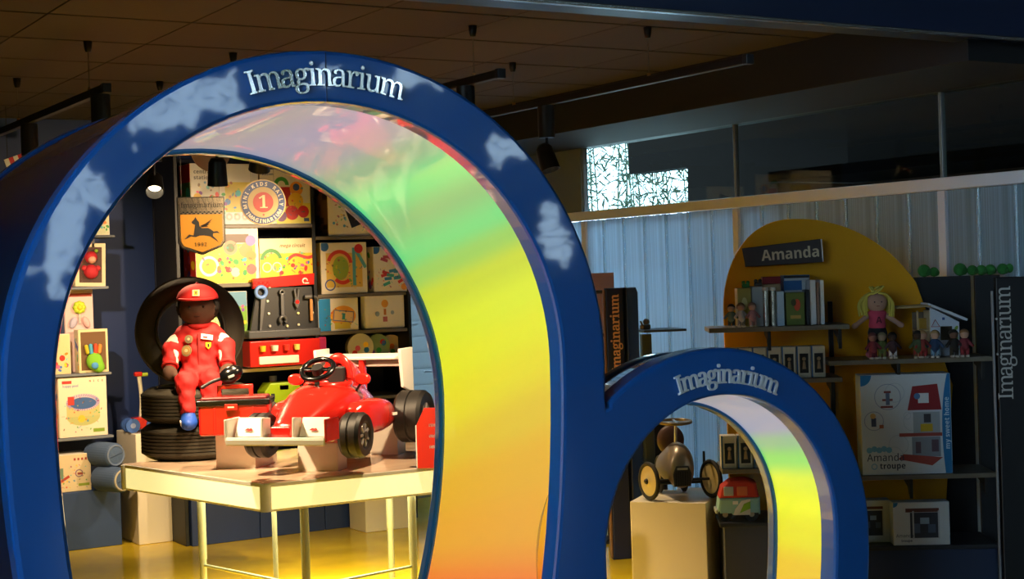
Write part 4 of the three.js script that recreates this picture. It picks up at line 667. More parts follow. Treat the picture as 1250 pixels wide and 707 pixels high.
// ---- left wall shelves -----------------------------------------------------------
const SL = { a: shelfY(108, 350, ZL), b: shelfY(100, 456, ZL), c: shelfY(100, 534, ZL), d: shelfY(100, 600, ZL) };
{
  const k = carton('doll_box', 'cream window box with a red cloth doll inside, leaning on the wall shelf', [92, 297, 129, 347], SL.a, ZL - 0.02, 0.07, null, sidePrint('#d8c8a0'), { color: '#d8c9a6', tilt: -0.03 });
  part(k.g, 'window_backing', bx(k.W * .74, k.H * .82, 0.004, 0.001), M('#4a2a20', 0.6), [0, k.H / 2, 0.036]);
  const zz = 0.046;
  part(k.g, 'boxed_doll', merged([shift(sph(0.038, 16), 0, k.H * .67, zz), shift(sph(0.045, 16), 0, k.H * .34, zz), shift(sph(0.018, 12), -0.042, k.H * .42, zz), shift(sph(0.018, 12), 0.042, k.H * .42, zz)]), M('#c0222e', 0.7));
  part(k.g, 'doll_face', sph(0.025, 16), M('#d8a088', 0.7), [0, k.H * .62, zz + 0.02]);
  part(k.g, 'doll_bow', sph(0.012, 10), M('#8ab030', 0.6), [0.03, k.H * .82, zz + 0.01]);
  part(k.g, 'window_film', bx(k.W * .76, k.H * .84, 0.001, 0), new THREE.MeshPhysicalMaterial({ transmission: 1, roughness: 0.05, thickness: 0 }), [0, k.H / 2, 0.1]);
  const t2 = carton('toy_box', 'small carton with a yellow and red print at the top of the wall shelves', [116, 262, 134, 287], shelfY(125, 287, ZL), ZL - 0.02, 0.1, toyPrint('#c8c8a0', '', confetti(10, .1, .2, .9, .9, .16)), sidePrint('#caa'));
  const sh = thing('bracket_shelf', 'short grey bracket shelf under the topmost small carton', 'shelf', [t2.g.position.x - 0.06, shelfY(125, 287, ZL), ZL - 0.1]); part(sh, 'board', bx(0.25, 0.014, 0.25, 0.002), M('#4a4f58', 0.5), [0, -0.0085, 0]); part(sh, 'bracket', bx(0.02, 0.1, 0.2, 0.002), M('#4a4f58', 0.5), [0, -0.065, -0.02]);
  // blister card with a flower toy
  const A = atZ(88, 453, ZL), B = atZ(124, 453, ZL), W = B.x - A.x, H = atZ(105, 353, ZL).y - SL.b;
  const f = thing('blister_card', 'pale pink card with a yellow flower toy under clear plastic', 'toy pack', [(A.x + B.x) / 2 - 0.0, SL.b + 0.0006, ZL - 0.14]);
  part(f, 'card', bx(W, H, 0.02, 0.008), M('#d8b8b8', 0.6), [0, H / 2, 0]);
  part(f, 'card_header', bx(W * .8, 0.02, 0.003, 0.001), M('#c04a3a', 0.6), [0.01, H * .93, 0.011]);
  for (let i = 0; i < 8; i++) part(f, 'flower_petal', sph(0.018, 10), M('#b8cc30', 0.6), [Math.cos(i * .785) * 0.024, H * .82 + Math.sin(i * .785) * 0.024 - 0.02, 0.022]);
  part(f, 'flower_centre', sph(0.02, 12), M('#e8c830', 0.6), [0, H * .8 - 0.01, 0.03]);
  for (const k2 of [-1, 1]) part(f, 'leaf_rattle', sph(0.032, 14), M(k2 < 0 ? '#b8b0c8' : '#d8a8a8', 0.5), [k2 * 0.04, H * .6, 0.02], [0, 0, k2 * .4], [0.7, 1.2, 0.5]);
  part(f, 'stem', cyl(0.006, 0.006, 0.1, 8), M('#c8c8c0', 0.4), [0, H * .68, 0.02]);
  // puppet box
  const p = carton('puppet_box', 'open cream box holding a green hand puppet with coloured fingers', [97, 402, 133, 455], SL.b, ZL - 0.01, 0.09, null, sidePrint('#d8c8a8'), { color: '#d6c79c' });
  part(p.g, 'box_inside', bx(p.W * .84, p.H * .88, 0.004, 0.001), M('#6a4a2a', 0.7), [0, p.H / 2, 0.046]);
  part(p.g, 'puppet_palm', sdf(q => smin(ell(q, [0, 0.07, 0.06], [0.05, 0.055, 0.03]), ell(q, [0.03, 0.03, 0.06], [0.03, 0.03, 0.025]), 0.02), [0, 0.07, 0.06], 0.08, 24), M('#7ab82a', 0.8));
  [['#c0b020', -0.045], ['#4aa0c8', -0.02], ['#d8482a', 0.008], ['#e0883a', 0.034]].forEach(([c, x], i) => part(p.g, 'puppet_finger', new THREE.CapsuleGeometry(0.012, 0.05 - Math.abs(i - 1.5) * 0.008, 6, 12), M(c, 0.7), [x, 0.145, 0.06], [0, 0, -x * 4]));
  part(p.g, 'puppet_tummy', sph(0.022, 14), M('#4a90d0', 0.7), [-0.005, 0.045, 0.085], null, [1, 1, .5]);
  const q = carton('toy_box', 'cream box with red and yellow figures on the wall shelf, beside the puppet box', [66, 408, 87, 455], SL.b, ZL - 0.01, 0.09, toyPrint('#d8c090', '', (c, w, h) => { confetti(12, .15, .4, .9, .95, .14)(c, w, h); c.fillStyle = '#c8241c'; c.beginPath(); c.arc(w * .5, h * .6, 34, 0, 7); c.fill(); }), sidePrint('#caa'));
  carton('toy_box', 'square cream carton printed with a round paddling pool', [73, 460, 132, 533], SL.c, ZL - 0.02, 0.13, (c, w, h) => {
    c.fillStyle = '#e6d8c0'; c.fillRect(0, 0, w, h); c.fillStyle = '#c8342a'; c.fillRect(w * .07, h * .05, w * .2, h * .05); c.font = 'bold 12px sans-serif'; c.fillStyle = '#5a70b0'; c.fillText('happy pool', w * .08, h * .16);
    c.fillStyle = '#a83a30'; c.font = 'bold 11px sans-serif'; 'NICE'.split('').forEach((l, i) => c.fillText('□■▪◦'[i] && l, w * (.64 + i * .09), h * .09));
    c.fillStyle = '#b8b878'; c.beginPath(); c.ellipse(w * .5, h * .66, 68, 38, 0, 0, 7); c.fill(); c.fillStyle = '#c8bc80'; c.fillRect(w * .15, h * .42, w * .7, h * .24); c.fillStyle = '#d8bcc8'; c.beginPath(); c.ellipse(w * .5, h * .42, 68, 34, 0, 0, 7); c.fill(); c.fillStyle = '#3a5f9c'; c.beginPath(); c.ellipse(w * .5, h * .44, 54, 24, 0, 0, 7); c.fill(); c.strokeStyle = '#8a7ab8'; c.lineWidth = 3; for (let i = 0; i < 40; i++) { const a = i / 40 * 6.28; c.beginPath(); c.moveTo(w * .5 + Math.cos(a) * 54, h * .43 + Math.sin(a) * 25); c.lineTo(w * .5 + Math.cos(a + .1) * 68, h * .43 + Math.sin(a + .1) * 34); c.stroke(); } c.fillStyle = '#c83a34'; c.fillRect(w * .18, h * .32, 26, 34); c.fillStyle = '#e0c040'; c.beginPath(); c.arc(w * .46, h * .7, 15, 0, 7); c.fill(); c.fillStyle = '#7a9a30'; c.fillRect(w * .7, h * .88, w * .24, h * .06);
  }, toyPrint('#dcc8b4', '', confetti(6, .2, .2, .8, .8, .12)));
  carton('toy_box', 'cream carton edge beside the paddling pool carton', [58, 466, 70, 533], SL.c, ZL - 0.02, 0.13, toyPrint('#dccbb0', '', (c, w, h) => { c.fillStyle = '#a83a34'; c.fillRect(w * .4, h * .35, w * .5, h * .2); c.fillStyle = '#8aa03a'; c.fillRect(w * .4, h * .85, w * .5, h * .08); }), null);
  carton('toy_box', 'cream carton with a red wooden track print on the navy cabinet', [60, 555, 112, 600], SL.d, ZL - 0.02, 0.2, (c, w, h) => { c.fillStyle = '#dcc9a4'; c.fillRect(0, 0, w, h); c.strokeStyle = '#b83a2a'; c.lineWidth = 12; c.beginPath(); c.moveTo(w * .05, h * .85); c.lineTo(w * .48, h * .58); c.stroke(); c.fillStyle = '#6a8a7a'; c.fillRect(w * .12, h * .35, w * .22, h * .3); c.strokeStyle = '#8a6a8a'; c.lineWidth = 5; c.beginPath(); c.arc(w * .72, h * .52, 16, 0, 7); c.stroke(); c.fillStyle = '#9a3a34'; c.fillRect(w * .68, h * .5, 26, 10); c.fillStyle = '#8aa030'; c.fillRect(w * .7, h * .8, w * .26, h * .07); c.fillStyle = '#a83a30'; for (let i = 0; i < 4; i++) c.fillRect(w * (.6 + i * .09), h * .1, 9, 11); }, sidePrint('#c8b490'));
  // two rolled blankets
  const roll = (px_, py, dz, label, end) => { const c = atZ(px_, py, ZL + dz), t = thing('rolled_blanket', label, 'roll', [c.x, c.y - 0.078, c.z], 0.35); const g = shift(lathe([[0, -0.12], [0.06, -0.12], [0.076, -0.105], [0.078, 0], [0.076, 0.105], [0.06, 0.12], [0, 0.12]], 26), 0, 0, 0, Math.PI / 2); part(t, 'roll_body', g, M('#4d6285', 0.9, { bumpMap: weave, bumpScale: 0.0015 }), [0, 0.078, 0]); part(t, 'end_fold', new THREE.TorusGeometry(0.06, 0.007, 8, 26), M(end, 0.8), [0, 0.078, 0.117]); part(t, 'seam', bx(0.09, 0.004, 0.004, 0.001), M('#33435f', 0.9), [0, 0.078, 0.121], [0, 0, 0.25]); };
  roll(136, 585, 0.12, 'grey blue rolled blanket with striped rim lying in front, under the other roll', '#b8b0a0'); roll(127, 555, 0.02, 'grey blue rolled blanket lying behind and above another roll', '#6a7a98');
}
// ---- plinths, push toy, hanging signs -------------------------------------------
const plinth = (a, b, yb, h, d, label) => { const A = atY(a, yb, 0), B = atY(b, yb - (b - a) * 0.06, 0), t = thing('display_plinth', label, 'plinth', [(A.x + B.x) / 2, 0.0006, A.z - d / 2]); part(t, 'plinth_body', bx(B.x - A.x, h, d, 0.005), M('#e2d8c4', 0.5), [0, h / 2, 0]); return t; };
const plZ = atY(170, 666, 0).z - 0.14, plH = atZ(172, 530, plZ + 0.14).y;
plinth(170, 224, 666, plH, 0.4, 'tall cream plinth against the navy wall, carrying the push toy');
plinth(447, 520, 651, 0.62, 0.24, 'cream plinth standing at the right side behind the table');
{
  const p = atZ(172, 528, -4.62), t = thing('push_toy', 'red push toy with white pole and blue wheel on the cream plinth', 'toy', [xAt(168, 524, plZ), plH + 0.001, plZ], 0);
  part(t, 'pole', tube([[0, 0.05, 0], [0.012, 0.2, 0], [0.0, 0.36, 0]], 0.013, 20, 10), M('#d8d4c0', 0.4), [0.02, 0, 0]);
  part(t, 'grip', bx(0.05, 0.03, 0.04, 0.01), mRed, [0.015, 0.365, 0]); part(t, 'grip_end', cyl(0.012, 0.012, 0.05, 12), M('#a8c03a', 0.4), [0.05, 0.36, 0], [0, 0, Math.PI / 2]);
  part(t, 'body', extrude([[-0.06, 0.02], [0.12, 0.02], [0.1, 0.06], [0.03, 0.1], [-0.03, 0.09]], 0.06, 0.006), mRed, [0, 0, -0.03]);
  for (const [x, z] of [[-0.045, 0.045], [-0.045, -0.045], [0.09, 0.045], [0.09, -0.045]]) { const w = part(t, 'wheel', shift(cyl(0.045, 0.045, 0.022, 22), 0, 0, 0, Math.PI / 2), M('#3a62b0', 0.4), [x, 0.046, z]); part(w, 'hub', shift(cyl(0.017, 0.017, 0.026, 14), 0, 0, 0, Math.PI / 2), M('#8a9ac8', 0.4)); }
}
const hangWire = (t, xs, y0, y1) => { for (const x of xs) part(t, 'wire', cyl(0.0012, 0.0012, y1 - y0, 6), M('#77736a', 0.4), [x, (y0 + y1) / 2, 0]); };
{
  const c = atZ(246, 276, -3.6), t = thing('shield_sign', 'yellow shield sign with a black winged horse hanging above the doll', 'sign', [c.x, c.y, c.z], -0.2);
  const w = 0.262, h = 0.325, sp = [[-w / 2, h / 2], [w / 2, h / 2], [w / 2, -h * .26], [w * .42, -h * .36], [0.0, -h / 2], [-w * .42, -h * .38], [-w / 2, -h * .28]];
  part(t, 'sign_board', extrude(sp, 0.012, 0.003), M('#1d1712', 0.5), [0, 0, -0.012]);
  part(t, 'white_border', extrude(sp.map(([x, y]) => [x * .96, y * .965]), 0.002, 0), M('#e6d6b4', 0.5), [0, 0, 0.001]);
  part(t, 'yellow_field', extrude([[-w * .44, h * .2], [w * .44, h * .2], [w * .44, -h * .24], [w * .38, -h * .33], [0, -h * .45], [-w * .38, -h * .34], [-w * .44, -h * .25]], 0.002, 0), M('#e79f0e', 0.5), [0, 0, 0.003]);
  const sq = bx(0.011, 0.0075, 0.002, 0); for (let i = 0; i < 20; i++) part(t, 'checker', sq, mBlack, [-w * .42 + i * 0.0117, h * .215 + (i % 2) * 0.0075, 0.005]);
  let s = -w * .43; for (const ch of 'Imaginarium') { const g = glyph(fontR, ch, 0.027, 0.002); part(t, 'sign_letter', g, mBlack, [s, h * .32, 0.004]); s += glyphW(fontR, ch, 0.0268); }
  let s2 = -0.045; for (const ch of '1992') { part(t, 'year_digit', glyph(fontR, ch, 0.02, 0.002), M('#3a2a10', 0.6), [s2, -h * .345, 0.006]); s2 += glyphW(fontR, ch, 0.024); }
  const horse = new THREE.Shape(); horse.moveTo(-0.095, -0.06);
  for (const [x, y] of [[-0.07, -0.035], [-0.045, -0.04], [-0.04, -0.01], [-0.035, 0.02], [-0.05, 0.025], [-0.055, 0.035], [-0.04, 0.05], [-0.033, 0.062], [-0.027, 0.05], [-0.015, 0.035], [-0.012, 0.01], [0.0, 0.0], [0.035, 0.0], [0.05, -0.008], [0.065, -0.02], [0.085, -0.018], [0.1, -0.03], [0.08, -0.028], [0.062, -0.03], [0.06, -0.045], [0.08, -0.065], [0.09, -0.08], [0.072, -0.066], [0.045, -0.046], [0.01, -0.04], [-0.015, -0.042], [-0.035, -0.05], [-0.06, -0.045], [-0.08, -0.055]]) horse.lineTo(x, y);
  part(t, 'winged_horse', new THREE.ExtrudeGeometry(horse, { depth: 0.003, bevelEnabled: false }), mBlack, [0, -0.012, 0.005]);
  for (let i = 0; i < 4; i++) part(t, 'wing_feather', extrude([[0, 0], [0.03, 0.012], [0.075 - i * .008, 0.04 - i * 0.012], [0.035, 0.004]], 0.003, 0), M('#3a2a14', 0.6), [-0.012, 0.0 - i * 0.003, 0.006]);
  hangWire(t, [-w * .4, w * .4], h / 2, HC - c.y);
}
{
  const c = atZ(321, 247, -3.75), t = thing('round_sign', 'round blue and gold sign with a red centre and big number one', 'sign', [c.x, c.y, c.z], -0.25);
  const r = 0.133, disc = (rad, m, z, n) => part(t, n, shift(cyl(rad, rad, 0.006, 48), 0, 0, 0, Math.PI / 2), m, [0, 0, z]);
  disc(r, M('#b89a5c', 0.4), 0, 'gold_rim'); disc(r * .95, M('#243f78', 0.45), 0.002, 'blue_ring'); disc(r * .67, M('#b59a64', 0.45), 0.004, 'gold_ring'); disc(r * .44, M('#b8201c', 0.45), 0.006, 'red_centre');
  const arc = (word, rad, a0, a1, flip) => [...word].forEach((ch, i) => { const a = a0 + (a1 - a0) * (i + .5) / word.length, g = glyph(fontS, ch, 0.022, 0.002); g.translate(-glyphW(fontS, ch, 0.022) / 2, flip ? 0 : 0, 0); part(t, 'sign_letter', g, M('#d8cdb0', 0.4), [Math.cos(a) * rad, Math.sin(a) * rad, 0.0052], [0, 0, flip ? a + Math.PI / 2 : a - Math.PI / 2]); });
  arc('MINI·KIDS RALLY', r * .72, 3.5, -0.25, false); arc('IMAGINARIUM', r * .905, 3.65, 5.85, true);
  const one = glyph(font, '1', 0.075, 0.004); one.computeBoundingBox(); const bb = one.boundingBox; one.translate(-(bb.min.x + bb.max.x) / 2, -(bb.min.y + bb.max.y) / 2, 0); part(t, 'big_number', one, M('#d8c48a', 0.4), [0, 0.004, 0.009]);
  part(t, 'red_dot', shift(cyl(0.006, 0.006, 0.003, 14), 0, 0, 0, Math.PI / 2), M('#c0241e', 0.4), [0, -r * .55, 0.008]);
  hangWire(t, [-r * .5, r * .5], r * .85, HC - c.y);
}
{ // plain round cardboard hanger just under the arch
  const c = atZ(257, 181, -2.9), t = thing('round_hanger', 'plain beige round card hanging just under the arch crown', 'sign', [c.x, c.y, c.z], 0.2);
  part(t, 'card_disc', shift(cyl(0.12, 0.12, 0.006, 40), 0, 0, 0, Math.PI / 2), M('#b39a78', 0.6)); hangWire(t, [0], 0.1, HC - c.y);
}

{ // striped pennants glimpsed beside the dark skin of the arch
  const c = atZ(22, 200, -4.7), t = thing('striped_pennant', 'red and white striped pennant high on the wall behind the arch skin', 'pennant', [c.x, c.y, c.z], 0.2); t.rotation.z = 0.35;
  for (let i = 0; i < 5; i++) part(t, 'stripe', bx(0.03, 0.1, 0.006, 0.002), i % 2 ? mRed : mWhite, [(i - 2) * 0.03, 0, 0]);
  part(t, 'cord', cyl(0.002, 0.002, HC - c.y - 0.02, 6), mBlack, [0, (HC - c.y) / 2 + 0.02, 0], [0, 0, -0.35]);
}
// ================================================================== RIGHT DISPLAY STAND (turned towards the hall)
const DT = 35 * RAD, DU = V3(Math.cos(DT), 0, Math.sin(DT)), DN = V3(-Math.sin(DT), 0, Math.cos(DT));
const DO = atDepth(1050, 580, 7.0); DO.y = 0;
function dAt(px_, py, w = 0) { const r = ray(px_, py), o = DO.clone().addScaledVector(DN, w), t = o.clone().sub(EYE).dot(DN) / r.dot(DN); const p = EYE.clone().addScaledVector(r, t); return [p.clone().sub(DO).dot(DU), p.y]; }
function dPos(a, y, w) { const p = DO.clone().addScaledVector(DU, a).addScaledVector(DN, w); p.y = y; return p; }
const dThing = (name, label, cat, a, y, w, group, turn = 0) => thing(name, label, cat, dPos(a, y, w), -DT + turn, group);
const DS = {}; { DS.l1 = dAt(935, 399)[1]; DS.l2 = dAt(945, 463)[1]; DS.l3 = dAt(905, 573)[1]; DS.l4 = dAt(905, 638)[1]; DS.r1 = dAt(1110, 438)[1]; DS.r2 = dAt(1110, 580)[1]; DS.r3 = dAt(1110, 667)[1]; }
const aL = dAt(874, 500)[0], aM = dAt(1030, 500)[0], aR = dAt(1215, 500)[0];
{
  const u = dThing('display_stand', 'dark display stand with grey shelves and an orange arched back panel', 'shelving', 0, 0, 0);
  const mG = M('#6a6355', 0.4), mD = M('#2b3038', 0.5);
  // orange arched back
  const s = new THREE.Shape(), p0 = dAt(884, 600, -0.34), e0 = dAt(884, 380, -0.34), top = dAt(965, 268, -0.34), e1 = dAt(1118, 345, -0.34);
  s.moveTo(e0[0], DS.l4); s.lineTo(e0[0], e0[1]); s.bezierCurveTo(e0[0] + 0.0, e0[1] + 0.2, e0[0] + 0.1, top[1], top[0], top[1]); s.bezierCurveTo(top[0] + 0.22, top[1] + 0.005, e1[0] - 0.14, e1[1] + 0.22, e1[0], e1[1]); s.lineTo(e1[0] + 0.16, e1[1] - 0.5); s.lineTo(e1[0] + 0.1, DS.r3); s.closePath();
  const op = part(u, 'orange_back_panel', new THREE.ExtrudeGeometry(s, { depth: 0.02, curveSegments: 24, bevelEnabled: true, bevelSize: 0.003, bevelThickness: 0.003, bevelSegments: 1 }), M([0.8, 0.36, 0.012], 0.18, { clearcoat: 0.7 }), [0, 0, -0.37]);
  op.userData.label = 'glossy orange arched panel';
  part(u, 'dark_back_panel', bx(aR - dAt(1040, 500)[0], DS.r1 + 0.37, 0.03, 0.003), M('#14151b', 0.5), [(aR + dAt(1040, 500)[0]) / 2, (DS.r1 + 0.37) / 2, -0.41]);
  for (const [y, a, b] of [[DS.l1, aL - 0.02, aM + 0.04], [DS.l2, aL, aM], [DS.l3, aL + 0.02, aM], [DS.r1, dAt(1012, 437)[0], aR], [DS.r2, aM + 0.01, aR]]) {
    part(u, 'shelf', bx(b - a, 0.022, 0.32, 0.003), mG, [(a + b) / 2, y - 0.0115, -0.17]);
    part(u, 'bracket', extrude([[0, 0], [0.16, 0], [0.14, -0.02], [0.05, -0.04], [0, -0.09]], 0.012, 0.002), mBlack, [b - 0.05, y - 0.023, -0.02], [0, Math.PI / 2, 0]);
    part(u, 'bracket', extrude([[0, 0], [0.16, 0], [0.14, -0.02], [0.05, -0.04], [0, -0.09]], 0.012, 0.002), mBlack, [a + (b - a) * .42, y - 0.023, -0.02], [0, Math.PI / 2, 0]);
  }
  part(u, 'cabinet', bx(aM - aL - 0.02, DS.l4, 0.34, 0.006), M('#3a3d45', 0.5), [(aL + aM) / 2 + 0.01, DS.l4 / 2, -0.18]);
  part(u, 'cabinet_top', bx(aM - aL + 0.0, 0.02, 0.36, 0.004), M('#24272e', 0.45), [(aL + aM) / 2, DS.l4 - 0.0102, -0.17]);
  part(u, 'cabinet', bx(aR - aM - 0.004, DS.r3 - 0.02, 0.32, 0.006), M('#22304f', 0.5), [(aR + aM) / 2, (DS.r3 - 0.02) / 2, -0.19]);
  part(u, 'cabinet_top', bx(aR - aM, 0.02, 0.34, 0.004), M('#24272e', 0.45), [(aR + aM) / 2, DS.r3 - 0.0102, -0.18]);
  part(u, 'upright', bx(0.02, DS.l1 + 0.1, 0.03, 0.002), mBlack, [aM, (DS.l1 + 0.1) / 2, -0.33]);
  part(u, 'upright', bx(0.008, DS.r1 + 0.3, 0.02, 0.002), M('#8a8c90', 0.4), [aR, (DS.r1 + 0.3) / 2, 0.0]);
  // name board with cream letters
  const nb = dAt(957, 311, -0.28), b = part(u, 'name_board', extrude([[-0.185, -0.045], [0.182, -0.05], [0.178, 0.062], [-0.195, 0.046]], 0.03, 0.003), M('#2b1a17', 0.5), [nb[0], nb[1], -0.30], [0, -0.12, 0.045]);
  part(b, 'board_edge', bx(0.006, 0.108, 0.034, 0.001), mWhite, [0.183, 0.006, 0.015]);
  let sx = -0.105; for (const ch of 'Amanda') { part(b, 'sign_letter', glyph(fontS, ch, 0.052, 0.003), M('#cbb694', 0.5), [sx, -0.022, 0.033]); sx += glyphW(fontS, ch, 0.05); }
}
// black end panel with white upright lettering, berries of a green garland on top
{
  const a = aR + 0.012, A2 = a + 0.6, top = dAt(1230, 338, 0.02)[1];
  const t = dThing('end_panel', 'black end panel with white upright lettering beside the display stand', 'panel', a, 0, 0.03);
  part(t, 'panel', bx(0.2, top, 0.05, 0.006), M('#101116', 0.45), [0.1, top / 2, -0.03]);
  const lx = dAt(1237, 490, 0.03)[0] - a, ly = dAt(1237, 488, 0.03)[1], l2 = dAt(1230, 352, 0.03)[1];
  let s = 0; const size = 0.068, word = 'Imaginarium', tot = [...word].reduce((q, c) => q + glyphW(fontR, c, size), 0), k = (l2 - ly) / tot;
  for (const ch of word) { part(t, 'sign_letter', glyph(fontR, ch, size, 0.002), M('#b4b2ae', 0.5), [lx, ly + s * k, 0.0], [0, 0, Math.PI / 2]); s += glyphW(fontR, ch, size); }
  part(t, 'blue_stripe', bx(0.03, top, 0.052, 0.004), M('#16335f', 0.4), [0.185, top / 2, -0.028]);
}
{
  const y = DS.r1 + 0.37 + 0.001;
  const g = 'green balls on the black panel';
  const nth = ['eighth', 'seventh', 'sixth', 'fifth', 'fourth', 'third', 'second', 'first']; let bi = 0;
  for (const px_ of [1128, 1140, 1172, 1187, 1198, 1209, 1224, 1236]) { const p = dAt(px_, 333, -0.41), r = R(0.022, 0.032); const t = dThing('moss_ball', nth[bi++] + ' green moss ball on the black panels, counted from the lettered end panel', 'ball', p[0], y, -0.41, g); part(t, 'ball_body', new THREE.IcosahedronGeometry(r, 3), M('#2f7a33', 0.9, { bumpMap: grain, bumpScale: 0.004 }), [0, r * .97, 0]); part(t, 'moss_tuft', new THREE.IcosahedronGeometry(r * .7, 2), M('#256327', 0.9), [r * .4, r * .8, r * .3]); }
  const p = dThing('panel_rest', 'black panel board behind the end panel, carrying moss balls', 'panel', aR + 0.02, 0, -0.41); part(p, 'board', bx(0.12, y - 0.001, 0.03, 0.003), M('#14151b', 0.5), [0.06, (y - 0.001) / 2, 0]);
}
// books and bits on the upper left shelf
{
  const bk = (x0, x1, yt, col, cover, label, w = -0.04, h2) => { const a = dAt(x0, 395, w), b = dAt(x1, 395, w), W = b[0] - a[0], H = dAt((x0 + x1) / 2, yt, w)[1] - DS.l1; const t = dThing('picture_book', label, 'book', (a[0] + b[0]) / 2, DS.l1 + 0.0006, w - 0.07); part(t, 'pages', bx(Math.max(0.006, W - 0.006), H - 0.008, 0.135, 0.002), M('#d8d4c8', 0.7), [0, H / 2, -0.002]); part(t, 'cover', bx(W, H, 0.14, 0.003), M(col, 0.4), [0, H / 2, 0.002]); if (cover) part(t, 'front_print', bx(W - 0.006, H - 0.006, 0.0016, 0), printMat(cv(96, 128, cover)), [0, H / 2, 0.073]); return t; };
  bk(901, 918, 352, '#b8a84a', (c, w, h) => { c.fillStyle = '#b0a04a'; c.fillRect(0, 0, w, h); c.fillStyle = '#d8cf8a'; c.beginPath(); c.arc(w / 2, h * .4, 22, 0, 7); c.fill(); }, 'yellow green picture book at the left end of the book row', -0.07);
  bk(919, 934, 350, '#a8b0b4', null, 'silver grey picture book beside the yellow green one', -0.07);
  for (const [x, l] of [[936, 'glittery silver tube beside the grey book'], [945, 'glittery silver tube beside the light blue book']]) { const p = dAt(x, 395, -0.04), t = dThing('glitter_tube', l, 'tube', p[0], DS.l1 + 0.0006, -0.06); const h = dAt(x, 353, -0.04)[1] - DS.l1; part(t, 'tube_body', cyl(0.013, 0.013, h, 16), M('#b9b3a6', 0.25, { metalness: 0.8 }), [0, h / 2, 0]); part(t, 'cap', cyl(0.014, 0.014, 0.015, 16), M('#d8d4cc', 0.3), [0, h, 0]); }
  bk(949, 958, 356, '#a9c4dc', null, 'light blue picture book standing between tube and green book');
  bk(960, 983, 357, '#56692a', (c, w, h) => { c.fillStyle = '#5f6f2c'; c.fillRect(0, 0, w, h); c.fillStyle = '#c8482a'; c.beginPath(); c.ellipse(w * .6, h * .38, 18, 24, 0, 0, 7); c.fill(); c.fillStyle = '#3a4020'; c.beginPath(); c.arc(w * .4, h * .3, 14, 0, 7); c.fill(); c.fillStyle = '#c09a4a'; c.fillRect(w * .2, h * .7, w * .6, 14); }, 'green picture book with a red bird on its cover');
  bk(985, 989, 354, '#20242c', null, 'thin black picture book beside the green one');
  bk(990, 997, 342, '#cdd2d4', null, 'tall white picture book near the right end of the row'); bk(998, 1001, 345, '#8a6a54', null, 'thin brown picture book near the right end of the row'); bk(1002, 1007, 342, '#d5d9da', null, 'tall white picture book at the right end of the row');
  bk(958, 990, 336, '#2b66a4', (c, w, h) => { c.fillStyle = '#b8c0c4'; c.fillRect(0, 0, w, h); c.fillStyle = '#2b66a4'; c.fillRect(0, h * .1, w * .7, h * .2); c.fillStyle = '#1a1c22'; c.fillRect(0, 0, w, 6); }, 'blue and white picture book standing behind the green one', -0.2);
  { const q = dAt(941, 350, -0.2), t = dThing('red_book', 'small red book lying on a cream block behind the tubes', 'book', q[0], DS.l1 + 0.0006, -0.2); const h = dAt(941, 347, -0.2)[1] - DS.l1; part(t, 'cream_block', bx(0.085, h, 0.08, 0.003), M('#b39a70', 0.6), [0, h / 2, 0]); part(t, 'book_cover', bx(0.085, 0.034, 0.08, 0.003), M('#8a1620', 0.4), [0, h + 0.018, 0]); }
  for (const [px_, c, l] of [[911, '#3a8a3c', 'tiny green toy on top of the yellow green book'], [926, '#3a3630', 'tiny dark toy on top of the silver grey book']]) { const q = dAt(px_, 348, -0.1), y = dAt(px_, 352, -0.07)[1] + 0.002, t = dThing('tiny_toy', l, 'toy', q[0], px_ < 920 ? y : dAt(926, 350, -0.07)[1] + 0.002, -0.13); part(t, 'toy_body', bx(0.035, 0.018, 0.03, 0.005), M(c, 0.5), [0, 0.009, 0]); for (const k of [-1, 1]) part(t, 'toy_knob', sph(0.009, 12), M(c, 0.5), [k * 0.01, 0.024, 0]); }
}
// small cloth dolls
function smallDoll(px_, w, shelfH, h, shirt, legs, hair, skin, label, plain = 395) {
  const q = dAt(px_, plain, w), t = dThing('small_doll', label, 'doll', q[0], shelfH + 0.0006, w, 'small dolls on the display stand', R(-0.3, 0.3));
  const s = h / 0.13;
  const body = sdf(p => { let d = cap(p, [0, 0.048, 0], [0, 0.074, 0], 0.019, 0.014); for (const k of [-1, 1]) { d = smin(d, cap(p, [k * 0.014, 0.074, 0], [k * 0.034, 0.05, 0.006], 0.007, 0.0065), 0.006); d = smin(d, cap(p, [k * 0.009, 0.045, 0], [k * 0.011, 0.01, 0.002], 0.009, 0.008), 0.005); } return d; }, [0, 0.045, 0], 0.05, 26);
  part(t, 'body', body, M(shirt, 0.8), null, null, s);
  part(t, 'head', sph(0.019, 16), M(skin, 0.8), [0, 0.1 * s, 0], null, s);
  part(t, 'hair', shift(new THREE.SphereGeometry(0.0215, 16, 10, 0, 6.283, 0, 1.7), 0, 0.003, -0.004, -0.5), M(hair, 0.9), [0, 0.1 * s, 0], null, s);
  for (const k of [-1, 1]) { part(t, 'leg', cyl(0.0088, 0.0088, 0.03, 10), M(legs, 0.8), [k * 0.0105 * s, 0.025 * s, 0.001], null, s * 1.02); part(t, 'shoe', bx(0.016, 0.01, 0.024, 0.004), M('#b0aaa0', 0.5), [k * 0.011 * s, 0.005 * s, 0.006 * s], null, s); }
  return t;
}
smallDoll(893, -0.02, DS.l1, 0.115, '#5a6a66', '#20242a', '#3a2a20', '#a8846c', 'small cloth doll in grey with dark shoes at the shelf end');
smallDoll(905, -0.015, DS.l1, 0.12, '#b8b0b0', '#8a8486', '#7a5a3a', '#b08a74', 'small cloth doll in white standing before the yellow green book');
smallDoll(919, -0.015, DS.l1, 0.12, '#b07a80', '#a07a7a', '#8a6a5a', '#b88a78', 'small cloth doll in pink standing before the silver grey book');
